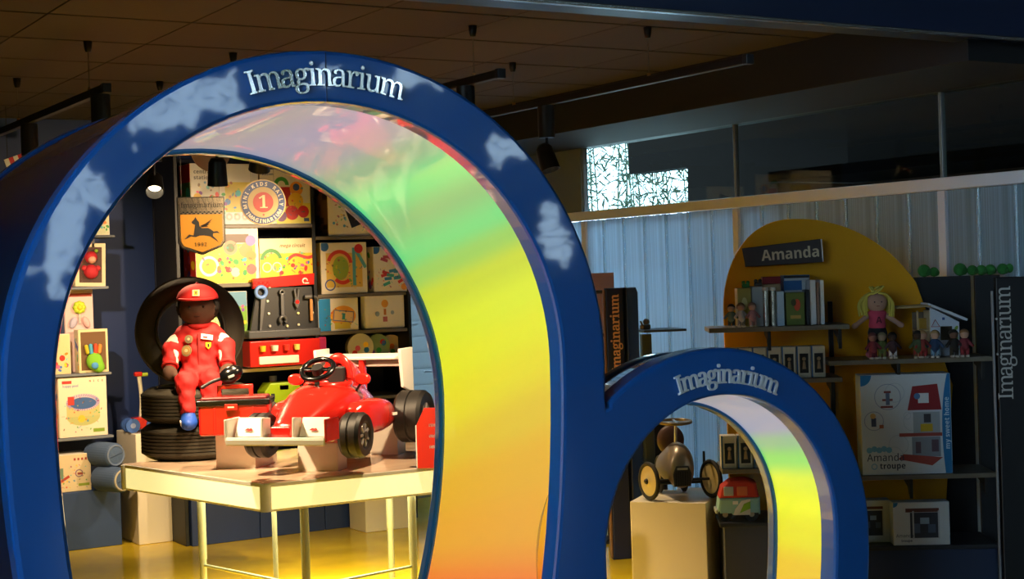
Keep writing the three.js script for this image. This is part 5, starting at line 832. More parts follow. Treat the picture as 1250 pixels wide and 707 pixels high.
const rdoll = [[1066, '#7a2a34', '#6a2430', '#5a2a2a', '#8a5a50', 'small cloth doll in dark red sitting left of the row'], [1077, '#5a6430', '#7a7030', '#8a7a5a', '#a88a70', 'small cloth doll in olive green beside the big doll'], [1090, '#3a2026', '#c8c4c0', '#16100e', '#3a2620', 'small dark doll in checked white trousers'], [1121, '#3a4a2c', '#8a2020', '#14100e', '#3a2a20', 'small dark haired doll before the open side of the dolls house'], [1127, '#7a2420', '#8a1c1c', '#9a7a50', '#a8806a', 'small doll with red skirt at the corner of the dolls house'], [1142, '#20385a', '#6a90a8', '#a08050', '#b08a74', 'small doll in navy and light blue before the dolls house wall'], [1165, '#1e1a18', '#241e1c', '#120e0c', '#6a4a3a', 'small doll dressed in black at the dolls house door'], [1178, '#6a1e28', '#8a2026', '#8a6038', '#b08a74', 'small doll in red with a sash at the shelf end']];
for (const [px_, a, b, c, d, l] of rdoll) smallDoll(px_, px_ > 1095 ? 0.0 : -0.02 - 0.02 * (px_ % 2), DS.r1, px_ < 1100 ? 0.13 : 0.135, a, b, c, d, l, 436);
// big doll with yellow hair
{
  const q = dAt(1073, 436, -0.12), t = dThing('yarn_hair_doll', 'big cloth doll with yellow yarn hair, pink top and black trousers', 'doll', q[0], DS.r1 + 0.0006, -0.14);
  const sk = M('#b58a74', 0.85), H = dAt(1073, 348, -0.12)[1] - DS.r1, s = H / 0.36;
  const g = new THREE.Group(); 
  part(t, 'trousers', sdf(p => { let d = cap(p, [0, 0.125, 0], [0, 0.15, 0], 0.04, 0.04); for (const k of [-1, 1]) d = smin(d, cap(p, [k * 0.02, 0.12, 0], [k * 0.028 - 0.012, 0.03, 0.03], 0.026, 0.021), 0.015); return d; }, [0, 0.09, 0], 0.11, 36), M('#16161c', 0.85), null, null, s);
  part(t, 'pink_top', sdf(p => smin(cap(p, [0, 0.16, 0], [0, 0.205, 0], 0.042, 0.034), cap(p, [-0.03, 0.215, 0], [0.03, 0.215, 0], 0.018, 0.018), 0.02), [0, 0.19, 0], 0.08, 30), M('#c0405c', 0.85), null, null, s);
  part(t, 'shirt_letter', glyph(fontS, 'A', 0.032, 0.003), M('#5a1428', 0.8), [-0.013 * s, 0.172 * s, 0.042 * s], null, s);
  for (const k of [-1, 1]) {
    part(t, 'arm', sdf(p => smin(cap(p, [k * 0.042, 0.21, 0], [k * 0.105, 0.165, 0.012], 0.013, 0.011), ell(p, [k * 0.115, 0.158, 0.014], [0.014, 0.013, 0.011]), 0.012), [k * 0.08, 0.185, 0.006], 0.06, 26), sk, null, null, s);
    part(t, 'shoe', sph(0.026, 14), M('#b05a6a', 0.7), [(k * 0.03 - 0.012) * s, 0.02 * s, 0.04 * s], null, [s, s * .75, s * 1.3]);
  }
  const hd = part(t, 'head', sdf(p => smin(ell(p, [0, 0.272, 0], [0.05, 0.047, 0.044]), cap(p, [0, 0.22, 0], [0, 0.24, 0], 0.016, 0.018), 0.01), [0, 0.26, 0], 0.07, 30), sk, null, null, s);
  for (const k of [-1, 1]) part(hd, 'eye', sph(0.0035, 8), mBlack, [k * 0.017, 0.276, 0.043]);
  part(hd, 'mouth', bx(0.016, 0.003, 0.003, 0.001), M('#7a2a2a', 0.7), [0, 0.256, 0.042]);
  const strands = []; for (let i = 0; i < 46; i++) { const k = i % 2 ? 1 : -1, z = R(-0.03, 0.025), o = R(-0.012, 0.022); strands.push(tube([[k * 0.008, 0.318 + R(-.003, .004), z * .6], [k * 0.045, 0.312, z], [k * (0.062 + o), 0.27, z], [k * (0.06 + o), 0.215 + R(-0.02, 0.02), z + 0.004]], 0.0052, 10, 5)); }
  for (let i = 0; i < 7; i++) strands.push(tube([[R(-.02, .02), 0.312, R(-.02, .02)], [R(-.03, .03), 0.335, R(-.02, .02)], [R(-.04, .04), 0.352, R(-.02, .03)]], 0.0045, 6, 5));
  const hr = part(t, 'yarn_hair', merged(strands), M('#d2c050', 0.85), null, null, s);
}
// dolls house
{
  const w0 = -0.1, a = dAt(1122, 436, w0), b = dAt(1172, 436, w0), t = dThing('dolls_house', 'small white dolls house with open side and sloping roof on the upper shelf', 'dolls house', (a[0] + b[0]) / 2, DS.r1 + 0.0006, w0 - 0.04);
  const W = b[0] - a[0], x = W / 2, yl = dAt(1136, 374, w0)[1] - DS.r1, yr = dAt(1172, 388, w0)[1] - DS.r1, xm = dAt(1136, 400, w0)[0] - (a[0] + b[0]) / 2;
  const front = new THREE.Shape(); front.moveTo(xm, 0); front.lineTo(x, 0); front.lineTo(x, yr - 0.02); front.lineTo(xm, yl - 0.005); front.closePath();
  const door = new THREE.Path(); door.moveTo(xm + 0.045, 0.075); door.lineTo(xm + 0.1, 0.075); door.lineTo(xm + 0.1, 0.14); door.lineTo(xm + 0.045, 0.14); door.closePath(); front.holes.push(door);
  part(t, 'front_wall', new THREE.ExtrudeGeometry(front, { depth: 0.01, bevelEnabled: false }), M('#b6bcc8', 0.5), [0, 0, 0.03]);
  part(t, 'floor_board', bx(W, 0.01, 0.13, 0.002), M('#a8a49c', 0.5), [0, 0.005, -0.03]);
  part(t, 'back_wall', bx(W, yl - 0.03, 0.008, 0.001), M('#6a5a48', 0.6), [0, (yl - 0.03) / 2, -0.095]);
  part(t, 'side_wall', bx(0.008, yl - 0.02, 0.13, 0.001), M('#c8b490', 0.5), [xm, (yl - 0.02) / 2, -0.03]); part(t, 'corner_post', bx(0.008, yl - 0.02, 0.008, 0.001), M('#c0a070', 0.5), [-x, (yl - 0.02) / 2, 0.03]);
  part(t, 'upper_floor', bx(xm + x, 0.008, 0.12, 0.001), M('#a08a60', 0.5), [(xm - x) / 2, yl * .52, -0.03]); part(t, 'cupboard', bx(0.04, 0.05, 0.04, 0.003), M('#b08a30', 0.5), [(xm - x) / 2 + 0.01, yl * .52 + 0.03, -0.05]);
  const rx = Math.atan2(yl - yr, x - xm);
  part(t, 'roof_board', bx(Math.hypot(x + 0.035 - xm, yl - yr) + 0.02, 0.012, 0.17, 0.002), M('#c3c6cc', 0.45), [(xm + x) / 2 + 0.012, (yl + yr) / 2 + 0.0, -0.03], [0, 0, -rx]); part(t, 'roof_board', bx(xm + x + 0.1, 0.01, 0.17, 0.002), M('#a58a5c', 0.5), [(xm - x) / 2 - 0.045, yl + 0.0, -0.03], [0, 0, 0.03]);
  const tri = new THREE.TorusGeometry(0.022, 0.0025, 6, 3); part(t, 'gable_trim', tri, M('#a83a30', 0.5), [xm + 0.022, 0.15, 0.043], [0, 0, Math.PI / 6 + Math.PI / 3]); part(t, 'wall_star', bx(0.012, 0.012, 0.003, 0.001), M('#34508c', 0.5), [xm + 0.06, yl - 0.06, 0.042]);
  for (let i = 0; i < 5; i++) part(t, 'painted_leaf', sph(0.012, 10), M('#7a9a3a', 0.6), [x - 0.012 - R(0, .008), 0.03 + i * 0.025, 0.041], [0, 0, R(0, 2)], [1, .6, .15]); part(t, 'flower_box', bx(0.055, 0.05, 0.02, 0.003), M('#a6b4c4', 0.5), [xm + 0.06, 0.03, 0.05]);
}
// big doll house carton and two flat ones
function dCarton(name, label, rect, y, w, depth, front, side, edge) {
  const A = dAt(rect[0], rect[3], w), B = dAt(rect[2], rect[3], w), W = B[0] - A[0], H = dAt((rect[0] + rect[2]) / 2, rect[1], w)[1] - y;
  const t = dThing(name, label, 'box', (A[0] + B[0]) / 2, y + 0.0006, w - depth / 2);
  part(t, 'carton', bx(W, H, depth, 0.003), M(edge || '#ccd6dc', 0.5), [0, H / 2, 0]);
  part(t, 'front_print', bx(W - 0.004, H - 0.004, 0.0016, 0), printMat(cv(512, Math.round(512 * H / W), front)), [0, H / 2, depth / 2 + 0.0006]);
  if (side) part(t, 'side_print', bx(0.0016, H - 0.004, depth - 0.004, 0), printMat(cv(128, 256, side)), [W / 2 + 0.0006, H / 2, 0]);
  return t;
}
dCarton('dolls_house_box', 'large white and blue carton printed with a three storey dolls house', [1053, 457, 1163, 578], DS.r2, -0.02, 0.13, (c, w, h) => {
  c.fillStyle = '#c6ced4'; c.fillRect(0, 0, w, h); c.strokeStyle = '#aab8c2'; c.lineWidth = 3; for (let i = 0; i < 6; i++) { c.beginPath(); c.arc(R(.1, .8) * w, R(.1, .9) * h, R(20, 60), 0, 7); c.stroke(); }
  c.fillStyle = '#1c72ac'; c.beginPath(); c.arc(0, 0, 62, 0, 7); c.fill();
  c.strokeStyle = '#8a98b0'; c.lineWidth = 4; c.beginPath(); c.arc(w * .3, h * .22, 74, 0, 7); c.stroke(); c.beginPath(); c.arc(w * .14, h * .46, 54, 0, 7); c.stroke();
  const fl = (x, y, s) => { c.fillStyle = '#8a3a34'; c.fillRect(x, y, 130 * s, 14 * s); };
  c.fillStyle = '#8c2028'; c.beginPath(); c.moveTo(w * .58, h * .12); c.lineTo(w * .86, h * .1); c.lineTo(w * .9, h * .36); c.lineTo(w * .52, h * .36); c.fill(); c.fillStyle = '#d8dee0'; c.fillRect(w * .64, h * .19, 62, 58); c.fillStyle = '#4a7ab0'; c.beginPath(); c.arc(w * .63, h * .22, 18, 0, 7); c.fill();
  c.fillStyle = '#9aa4ac'; c.fillRect(w * .58, h * .38, w * .3, h * .22); c.fillStyle = '#c8a820'; c.fillRect(w * .66, h * .5, 70, 44); c.fillStyle = '#3a3a44'; c.fillRect(w * .7, h * .4, 40, 50); c.fillStyle = '#9a4038'; c.fillRect(w * .42, h * .59, w * .48, 20); c.fillStyle = '#7e8a98'; c.fillRect(w * .56, h * .63, w * .32, h * .2); c.fillStyle = '#5a4a5a'; c.fillRect(w * .6, h * .68, 30, 66); c.fillRect(w * .78, h * .66, 40, 70); c.fillStyle = '#9a4038'; c.beginPath(); c.moveTo(w * .46, h * .8); c.lineTo(w * .9, h * .84); c.lineTo(w * .78, h * .92); c.lineTo(w * .4, h * .85); c.fill();
  c.fillStyle = '#3a4668'; c.fillRect(w * .11, h * .43, 28, 50); c.fillStyle = '#c8a060'; c.beginPath(); c.arc(w * .13, h * .41, 16, 0, 7); c.fill(); c.fillStyle = '#a85a30'; c.fillRect(w * .2, h * .5, 24, 20); c.fillStyle = '#7a3a3a'; c.fillRect(w * .26, h * .16, 40, 12); c.fillRect(w * .24, h * .24, 60, 12); c.fillRect(w * .22, h * .31, 70, 12); c.fillStyle = '#5a6a88'; c.fillRect(w * .28, h * .18, 22, 70);
  c.fillStyle = '#1c72ac'; c.beginPath(); c.moveTo(w * .97, 0); c.quadraticCurveTo(w * .86, h * .4, w * .93, h); c.lineTo(w, h); c.lineTo(w, 0); c.fill();
  c.save(); c.translate(w * .985, h * .76); c.rotate(-Math.PI / 2); c.fillStyle = '#c2d6e2'; c.font = 'bold 40px sans-serif'; c.fillText('my sweet home', 0, 0); c.restore();
  c.fillStyle = '#6aa8cc'; for (let i = 0; i < 5; i++) { c.beginPath(); c.arc(w * (.08 + i * .055), h * (.755 - (i % 2) * .012), 17, 0, 7); c.fill(); }
  c.fillStyle = '#1d2c48'; c.font = '58px sans-serif'; c.fillText('Amanda', w * .05, h * .865); c.font = 'bold 46px sans-serif'; c.fillText('troupe', w * .19, h * .945); c.strokeStyle = '#6aa8cc'; c.lineWidth = 5; c.beginPath(); c.arc(w * .13, h * .92, 15, 0, 7); c.stroke();
}, (c, w, h) => { c.fillStyle = '#b9c3ca'; c.fillRect(0, 0, w, h); c.fillStyle = '#1c72ac'; c.fillRect(0, 0, w * .22, h); c.fillRect(0, h * .88, w, h * .12); c.fillStyle = '#6a4a5a'; c.fillRect(w * .55, h * .35, 24, 34); }, '#b8c4cc');
const small = (c, w, h) => { c.fillStyle = '#c3c9cc'; c.fillRect(0, 0, w, h); c.fillStyle = '#1c72ac'; c.beginPath(); c.arc(0, 0, 44, 0, 7); c.fill(); c.fillStyle = '#5a3026'; c.fillRect(w * .22, h * .14, w * .6, 36); c.fillStyle = '#2c3040'; c.fillRect(w * .3, h * .24, w * .52, h * .6); c.fillStyle = '#8aa0b4'; c.fillRect(w * .48, h * .36, 84, 60); c.fillStyle = '#4a5a74'; c.fillRect(w * .36, h * .5, 60, 90); c.fillRect(w * .62, h * .52, 70, 80); c.fillStyle = '#b0b4b8'; c.fillRect(w * .34, h * .2, 16, h * .66); c.fillRect(w * .8, h * .2, 14, h * .66); c.fillStyle = '#1d2c48'; c.font = '44px sans-serif'; c.fillText('Amanda', w * .04, h * .82); c.font = 'bold 32px sans-serif'; c.fillText('troupe', w * .13, h * .93); };
dCarton('dolls_room_box', 'white carton with a blue edge and a dark shop room print on the lowest shelf', [1091, 613, 1160, 667], DS.r3, -0.02, 0.08, small, (c, w, h) => { c.fillStyle = '#1c72ac'; c.fillRect(0, 0, w, h); c.fillStyle = '#b4bcc4'; c.fillRect(w * .4, 0, w * .6, h * .8); }, '#aebcc6');
dCarton('dolls_room_box', 'white carton with a room print half hidden by the small arch and its neighbour', [1040, 611, 1088, 665], DS.r3, -0.11, 0.08, small, null, '#aebcc6');
// rows of window boxes
const ORD = ['first', 'second', 'third', 'fourth', 'fifth', 'sixth', 'seventh', 'eighth'];
function windowBox(a, y, w, W, H, label, group) {
  const t = dThing('window_box', label, 'box', a, y + 0.0006, w - 0.04, group);
  part(t, 'carton', bx(W, H, 0.08, 0.003), M('#c4bda8', 0.5), [0, H / 2, 0]); part(t, 'dark_window', bx(W * .62, H * .62, 0.003, 0.001), M('#191a1e', 0.35), [W * .04, H * .46, 0.0405]);
  part(t, 'blue_edge', bx(W * .1, H, 0.004, 0.001), M('#2a5a94', 0.5), [-W * .44, H / 2, 0.0405]); part(t, 'doll_inside', merged([shift(sph(W * .14, 10), 0, H * .6, 0), shift(cyl(W * .08, W * .14, H * .25, 10), 0, H * .4, 0)]), M('#9a8468', 0.7), [W * .04, 0, 0.043], null, [1, 1, .4]);
}
{ const a0 = dAt(882, 445, -0.03)[0], W = (dAt(1008, 445, -0.03)[0] - a0) / 7, H = dAt(945, 424, -0.03)[1] - DS.l2; for (let i = 0; i < 7; i++) windowBox(a0 + W * (i + .5), DS.l2, -0.03, W - 0.003, H, ORD[i] + ' narrow white window box from the shelf end, over the small arch', 'row of window boxes over the small arch'); }
{ const a0 = dAt(880, 560, -0.03)[0], W = 0.075, H = dAt(900, 532, -0.03)[1] - DS.l3; for (let i = 0; i < 6; i++) windowBox(a0 + W * (i + .5), DS.l3, -0.03, W - 0.004, H, ORD[i] + ' window box from the free shelf end, above the toy van', 'window boxes seen through the small arch'); }
// soft camper van
{
  const w = -0.04, A = dAt(876, 636, w), B = dAt(925, 636, w), W = B[0] - A[0], H = dAt(900, 586, w)[1] - DS.l4, t = dThing('soft_toy_van', 'soft toy camper van with red roof and pale blue sides on the low cabinet', 'toy van', (A[0] + B[0]) / 2 + 0.01, DS.l4 + 0.0006, w - 0.06);
  const body = (y0, y1, wx) => { const s = []; s.push([-wx, y0], [wx, y0], [wx, y0 + (y1 - y0) * .6], [wx * .8, y1], [-wx * .5, y1], [-wx * .85, y0 + (y1 - y0) * .75]); return s; };
  part(t, 'lower_body', extrude([[-W * .52, 0.03], [W * .52, 0.03], [W * .52, H * .56], [-W * .5, H * .56], [-W * .54, H * .3]], 0.11, 0.012), M('#8fb8b0', 0.85), [0, 0, -0.055]);
  part(t, 'red_upper_body', extrude([[-W * .5, H * .56], [W * .5, H * .56], [W * .44, H * .92], [W * .2, H], [-W * .2, H * .97], [-W * .42, H * .82]], 0.11, 0.012), M('#b4342c', 0.85), [0, 0, -0.055]);
  for (const [x, k] of [[-.26, .24], [.08, .26]]) part(t, 'side_window', bx(W * k, H * .22, 0.006, 0.003), M(x < 0 ? '#a8b0b8' : '#c86a40', 0.5), [W * x, H * .73, 0.068]);
  part(t, 'white_flash', extrude([[-0.01, 0.03], [0.07, 0.03], [0.07, H * .54], [0.03, H * .5], [0.0, H * .3]], 0.004, 0.001), M('#cfcabc', 0.8), [-0.02, 0, 0.069]); part(t, 'green_flash', extrude([[0.02, H * .2], [0.07, 0.06], [0.07, H * .48], [0.04, H * .42]], 0.004, 0.001), M('#7aa82a', 0.8), [-0.02, 0, 0.073]);
  for (const x of [-.36, .3]) { const wh = part(t, 'wheel', shift(cyl(0.032, 0.032, 0.03, 20), 0, 0, 0, Math.PI / 2), mBlack, [W * x, 0.032, 0.05]); part(wh, 'hub', shift(cyl(0.013, 0.013, 0.032, 14), 0, 0, 0, Math.PI / 2), M('#a89a80', 0.6)); const w2 = part(t, 'wheel', shift(cyl(0.032, 0.032, 0.03, 20), 0, 0, 0, Math.PI / 2), mBlack, [W * x, 0.032, -0.05]); }
  part(t, 'bumper', bx(0.016, 0.02, 0.12, 0.005), M('#a8aca8', 0.6), [-W * .56, 0.045, 0]); part(t, 'front_badge', bx(0.025, 0.016, 0.003, 0.001), mWhite, [-W * .1, H * .45, 0.068]);
}
// ================================================================== PEDESTALS AND METAL RIDE-ON RACER
const HP = 0.5;
{
  const A = atY(769, 612.5, HP), B = atY(861.5, 614.5, HP), w = Math.hypot(B.x - A.x, B.z - A.z), turn = -Math.atan2(B.z - A.z, B.x - A.x), c = A.clone().add(B).multiplyScalar(.5), n = V3(Math.sin(turn), 0, Math.cos(turn));
  const t = thing('display_plinth', 'cream plinth carrying the metal ride-on racer, seen through the small arch', 'plinth', [c.x - n.x * .2, 0.0006, c.z - n.z * .2], turn);
  part(t, 'plinth_body', bx(w, HP, 0.4, 0.004), M('#d8ceb4', 0.5), [0, HP / 2, 0]);
  const p2 = atY(874, 692, 0), t2 = thing('display_plinth', 'second cream plinth behind the ride-on racer plinth', 'plinth', [p2.x + 0.05, 0.0006, p2.z - 0.2], turn + 0.2); part(t2, 'plinth_body', bx(0.24, 0.38, 0.3, 0.004), M('#d8ceb4', 0.5), [0, 0.19, 0]);
  // racer: nose towards the hall, slightly turned
  const q = c.clone().addScaledVector(n, -0.1).addScaledVector(V3(Math.cos(turn), 0, -Math.sin(turn)), 0.04), r = thing('ride_on_racer', 'vintage dark metal ride-on racer with cream wheels on the cream plinth', 'toy car', [q.x, HP + 0.001, q.z], turn + 0.42);
  const mB = M('#8a8074', 0.36, { metalness: 0.5 }), mP = M('#55524e', 0.25, { metalness: 0.7 });
  // body loft along -z
  const S = [[0.06, 0.135, 0.045, 0.07], [0.045, 0.14, 0.06, 0.1], [0.0, 0.15, 0.07, 0.118], [-0.08, 0.15, 0.078, 0.118], [-0.2, 0.135, 0.085, 0.09], [-0.3, 0.125, 0.06, 0.07], [-0.36, 0.115, 0.02, 0.03]], n2 = 28, pos = [], idx = [];
  for (const [z, y, wx, h] of S) for (let i = 0; i < n2; i++) { const a = i / n2 * 6.28318; pos.push(Math.cos(a) * wx, y + Math.sin(a) * h * (Math.sin(a) > 0 ? 1 : .8), z); }
  for (let j = 0; j < S.length - 1; j++) for (let i = 0; i < n2; i++) { const a = j * n2 + i, b = j * n2 + (i + 1) % n2; idx.push(a, b, a + n2, b, b + n2, a + n2); }
  const e = pos.length / 3; pos.push(0, 0.128, 0.062); for (let i = 0; i < n2; i++) idx.push(e, (i + 1) % n2, i);
  const g = new THREE.BufferGeometry(); g.setAttribute('position', new THREE.Float32BufferAttribute(pos, 3)); g.setIndex(idx); g.computeVertexNormals();
  const bd = part(r, 'body', g, mB.clone()); bd.material.side = THREE.DoubleSide;
  const gr = part(r, 'grille', extrude([[-0.04, 0.07], [0.04, 0.07], [0.046, 0.13], [0.03, 0.168], [-0.03, 0.168], [-0.046, 0.13]], 0.012, 0.004), M('#4b4a48', 0.3, { metalness: 0.8 }), [0, 0, 0.056]);
  part(gr, 'grille_plate', bx(0.05, 0.01, 0.003, 0.001), M('#b8b2a4', 0.3, { metalness: 0.7 }), [0, 0.155, 0.017]);
  for (let i = -3; i <= 3; i++) part(gr, 'grille_bar', bx(0.003, 0.07, 0.004, 0.001), M('#2a2826', 0.3, { metalness: 0.8 }), [i * 0.011, 0.108, 0.017]);
  part(r, 'steering_post', cyl(0.007, 0.008, 0.16, 10), mSteel, [0, 0.29, -0.09], [0.12, 0, 0]);
  const sw = part(r, 'steering_wheel', new THREE.TorusGeometry(0.075, 0.008, 8, 30), M('#6a5a3c', 0.3, { metalness: 0.6 }), [0, 0.365, -0.08], [Math.PI / 2 + 0.06, 0, 0]); part(sw, 'spoke', bx(0.14, 0.012, 0.005, 0.002), mSteel); part(sw, 'spoke', bx(0.012, 0.14, 0.005, 0.002), mSteel);
  part(r, 'seat_back', sdf(p => Math.max(ell(p, [0, 0.26, -0.24], [0.068, 0.075, 0.03]), 0.2 - p[1]), [0, 0.26, -0.24], 0.1, 30), M('#3a1f16', 0.5));
  const wheel = (x, z) => { const k = Math.sign(x), wp = part(r, 'wheel', new THREE.TorusGeometry(0.082, 0.011, 10, 36), mRubber, [x, 0.0935, z], [0, Math.PI / 2 + (z === 0 ? 0.38 : 0), 0]); part(wp, 'wheel_disc', shift(lathe([[0, 0.014], [0.02, 0.014], [0.03, 0.004], [0.07, 0.006], [0.08, 0.0], [0.07, -0.006], [0.03, -0.004], [0, -0.01]], 30), 0, 0, 0, k > 0 ? Math.PI / 2 : -Math.PI / 2), M('#b9a878', 0.35), [0, 0, 0]); part(wp, 'hub_cap', sph(0.014, 12), mBlack, [0, 0, k * 0.014]); };
  for (const k of [-1, 1]) { wheel(k * 0.15, 0.0); wheel(k * 0.06, -0.24); }
  for (const z of [0]) part(r, 'axle', cyl(0.007, 0.007, 0.3, 10), mBlack, [0, 0.0935, z], [0, 0, Math.PI / 2]);
  part(r, 'front_spring', bx(0.2, 0.012, 0.016, 0.003), mBlack, [0, 0.08, 0.0]);
  part(r, 'hand_brake', cyl(0.006, 0.008, 0.12, 8), mBlack, [0.13, 0.16, -0.06]);
}
// navy lettered totem with shelf arms
{
  const p = atY(741, 685, 0), top = atZ(741, 352, p.z).y, t = thing('lettered_totem', 'narrow navy totem with copper coloured upright lettering behind the arches', 'totem', [p.x + 0.045, 0.0006, p.z], -0.35);
  const x1 = 0.165;
  part(t, 'front_board', extrude([[0, 0], [x1 * .62, 0], [x1 * .62, top], [0, top]], 0.03, 0.006), M('#141d44', 0.4), [0, 0, -0.03]);
  part(t, 'side_board', extrude([[0, 0], [0.12, 0], [0.12, top - 0.03], [0.1, top], [0, top]], 0.03, 0.006), M('#101838', 0.4), [x1 * .62, 0, -0.03], [0, 0.75, 0]);
  part(t, 'edge_strip', bx(0.012, top - 0.02, 0.036, 0.003), M('#8a6a52', 0.35, { metalness: 0.6 }), [-0.008, top / 2, -0.012]);
  for (const y of [top - 0.02, top - 0.26]) part(t, 'side_clip', bx(0.04, 0.02, 0.03, 0.006), M('#26262c', 0.4), [-0.03, y, -0.02]);
  const ly = atZ(750, 455, p.z).y, l2 = atZ(750, 360, p.z).y; let s = 0; const size = 0.05, word = 'Imaginarium', tot = [...word].reduce((q, c) => q + glyphW(font, c, size), 0), k = (l2 - ly) / tot;
  for (const ch of word) { part(t, 'sign_letter', glyph(font, ch, size, 0.004), M('#d9a582', 0.4), [x1 * .44, ly + s * k, 0.0125], [0, 0, Math.PI / 2]); s += glyphW(font, ch, size); }
  // low gondola behind it with shelves
  const gz = p.z - 0.35, g = thing('gondola_shelf', 'dark metal gondola with thin shelf arms behind the navy totem', 'shelving', [atZ(789, 440, gz).x, 0.0006, gz], -0.35);
  const gh = atZ(789, 408, gz).y;
  part(g, 'upright', bx(0.06, gh, 0.05, 0.004), M('#5a6468', 0.4, { metalness: 0.5 }), [0, gh / 2, 0]);
  part(g, 'shelf', bx(0.26, 0.014, 0.3, 0.003), M('#3a3c40', 0.4), [0.09, gh + 0.02, -0.04]); part(g, 'shelf', bx(0.3, 0.014, 0.3, 0.003), M('#2a2c30', 0.4), [-0.02, gh - 0.52, 0]); part(g, 'shelf', bx(0.36, 0.014, 0.3, 0.003), M('#2a2c30', 0.4), [0.0, gh - 0.78, 0]);
  part(g, 'base', bx(0.36, 0.12, 0.34, 0.004), M('#16182a', 0.5), [-0.02, 0.06, 0]); part(g, 'back_board', bx(0.34, gh - 0.45, 0.02, 0.003), M('#14182c', 0.5), [-0.02, (gh - 0.45) / 2, -0.15]);
  const kn = thing('wooden_toy', 'small brown wooden toy on the shelf arm beside the totem', 'toy', [g.position.x + 0.0, gh + 0.028, gz], 0.2); part(kn, 'toy_body', bx(0.06, 0.03, 0.04, 0.008), M('#5a4a3c', 0.5), [0, 0.015, 0]); part(kn, 'toy_head', sph(0.02, 14), M('#6a5848', 0.5), [0.01, 0.045, 0]); part(kn, 'toy_tail', cyl(0.005, 0.007, 0.04, 8), M('#4a3c30', 0.5), [-0.03, 0.035, 0], [0, 0, 0.6]);
  const hb = [['#8a6a3a', -0.08], ['#3a5a4a', 0.04]]; hb.forEach(([c, x], i) => { const b = thing('small_carton', ['small brown carton on the gondola shelf behind the racer', 'small green carton on the gondola shelf behind the racer'][i], 'box', [g.position.x + x, gh - 0.5125 + 0.0006, gz + 0.02], -0.35); part(b, 'carton', bx(0.09, 0.07 + i * 0.03, 0.09, 0.003), M(c, 0.5), [0, 0.035 + i * 0.015, 0]); part(b, 'label_strip', bx(0.07, 0.02, 0.002, 0.0005), mCream, [0, 0.04, 0.046]); });
  const pz_ = p.z - 0.5, a = atZ(727, 390, pz_), b2 = atZ(744, 333, pz_), pb = thing('pink_board', 'pale pink card board sticking up beside the navy totem', 'board', [a.x + 0.06, 0.0006, pz_]); part(pb, 'board', bx(0.16, b2.y - 0.7, 0.012, 0.003), M('#b08a8c', 0.6), [0, (b2.y + 0.7) / 2, 0]); part(pb, 'stand', bx(0.03, 0.72, 0.02, 0.003), mBlack, [0, 0.36, 0]); part(pb, 'foot', bx(0.16, 0.02, 0.16, 0.004), mBlack, [0, 0.01, 0]);
}
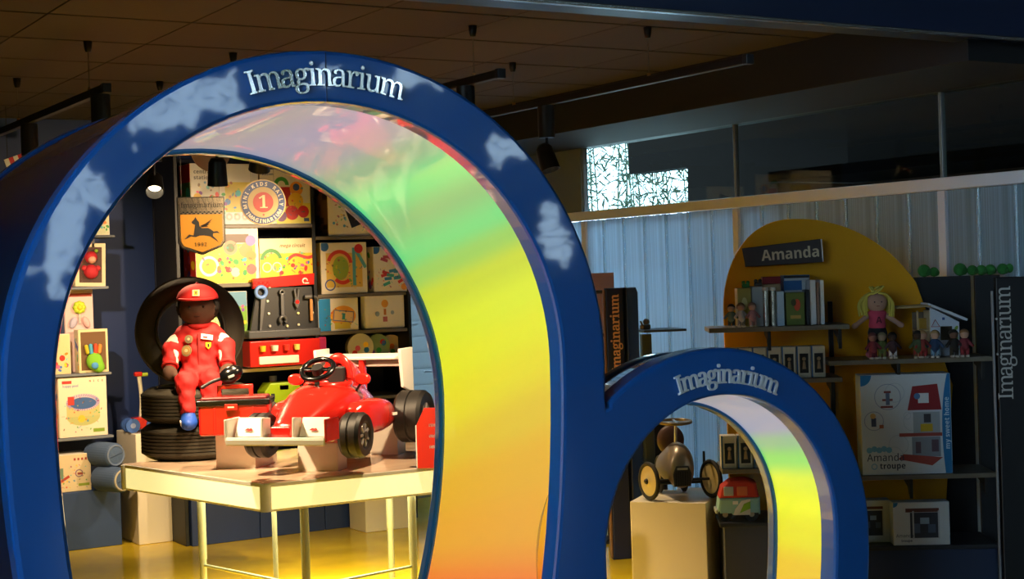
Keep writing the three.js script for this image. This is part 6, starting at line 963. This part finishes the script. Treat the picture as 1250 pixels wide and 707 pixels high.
// dark corner piece on the left with a red and white carton glimpsed behind the skin of the arch
// ================================================================== OUTSIDE: BAMBOO, TREES
{
  const leafG = new THREE.BufferGeometry(); leafG.setAttribute('position', new THREE.Float32BufferAttribute([0, 0, 0, 0.5, 0.055, 0.03, 0.5, -0.055, 0.03, 1, 0, -0.05], 3)); leafG.setIndex([0, 2, 1, 1, 2, 3]); leafG.computeVertexNormals();
  const mLeaf = [M('#34442e', 0.7, { side: THREE.DoubleSide }), M('#2c3a2a', 0.7, { side: THREE.DoubleSide })];
  const leaves = (pts, L) => { const out = [], m = new THREE.Matrix4(), q = new THREE.Quaternion(); for (const p of pts) { q.setFromEuler(new THREE.Euler(R(-1.5, 1.5), R(0, 6.28), R(-1.6, 0.5))); const s = L * R(.6, 1.3); m.compose(V3(...p), q, V3(s, s, s)); out.push(leafG.clone().applyMatrix4(m)); } return mergeGeometries(out); };
  for (let i = 0; i < 13; i++) {
    const u = i < 6 ? i / 6 : (i - 6) / 7, X = 10.4 + (i % 3) * 0.5, a = atX(724 + (i * 47) % 128, 230, X), t = thing('bamboo', 'slim green bamboo cane with narrow leaves in the yard outside the glass', 'bamboo', [X, 0, a.z], R(0, 6), 'bamboo canes in the yard');
    const lean = R(-0.15, 0.15); part(t, 'cane', tube([[0, 0, 0], [lean * .4, 1.6, 0], [lean, 3.6, 0.1]], 0.008, 16, 6), mLeaf[i % 2]);
    const pts = []; for (let k = 0; k < 170; k++) { const y = R(1.7, 3.6); pts.push([lean * y / 3.6 + R(-0.2, 0.2), y, R(-0.2, 0.2)]); } part(t, 'foliage', leaves(pts, 0.19), mLeaf[i % 2]);
  }
  // trees in front of the hall windows, mirrored in the lacquer of the arch
  const leaf2 = M('#26331f', 0.7, { side: THREE.DoubleSide });
  seed = 4242;
  const gaps = [[7.86, 4.43, .78, .28], [8.54, 4.77, .34, .16], [6.43, 3.11, .37, .55], [6.05, 2.44, .26, .36], [7.19, 3.6, .23, .31], [5.96, 1.78, .3, .3], [10.58, 5.14, .32, .14], [11.93, 5.01, .77, .16], [13.73, 3.84, .47, .46], [14.52, 2.55, .38, .65], [14.92, 1.67, .17, .29]];   // sky between the crowns
  const crowns = ['leafy tree outside the hall windows with a rounded crown', 'tall leafy tree outside the hall windows with a leaning trunk', 'dense leafy tree outside the hall windows with a low crown', 'wide leafy tree outside the hall windows next to the dense one'].map((label, i) => {
    const x = [5.2, 8.6, 11.9, 15.3][i], t = thing('street_tree', label, 'tree', [x, -0.1, 18], 0, 'trees outside the hall windows'); part(t, 'trunk', tube([[0, -0.05, 0], [0.1, 2, 0], [R(-.3, .3), 4, 0]], 0.14, 14, 8), M('#4a3d32', 0.9)); return { t, x, lobes: [] };
  });
  for (let X = 3.8; X < 17; X += 0.42) for (let Y = 0.7; Y < 6; Y += 0.42) {
    const x = X + R(-.15, .15), y = Y + R(-.15, .15), r = R(.3, .42);
    if (gaps.some(g => Math.hypot((x - g[0]) / (g[2] * 1.05 + r * .25), (y - g[1]) / (g[3] * 1.05 + r * .25)) < 1)) continue;
    const g = new THREE.IcosahedronGeometry(r, 2), P = g.attributes.position, ph = R(0, 9);
    for (let v = 0; v < P.count; v++) { const a = P.getX(v), b2 = P.getY(v), c = P.getZ(v), k = 1 + .3 * Math.sin(a * 11 + ph) * Math.sin(b2 * 10 + ph) + .2 * Math.sin(b2 * 25 + c * 21 + ph) * Math.sin(a * 26); P.setXYZ(v, a * k, b2 * k, c * k); }
    g.computeVertexNormals(); g.deleteAttribute('uv');
    const cr = crowns.reduce((q, w) => Math.abs(w.x - x) < Math.abs(q.x - x) ? w : q); cr.lobes.push(shift(g, x - cr.x, y + .1, R(-.3, .3)));
  }
  for (const c of crowns) { const pts = []; for (let k = 0; k < 1100; k++) pts.push([R(-1.6, 1.6), R(.8, 6), R(-.5, .5)]); const lv = leaves(pts, 0.26); part(c.t, 'foliage', merged([...c.lobes, lv]), leaf2); }
  struct('floor_street', bx(40, 0.1, 20, 0), M('#8c8a84', 0.9), [2.5, -0.16, 24]);
}
renderer.render(scene, camera);
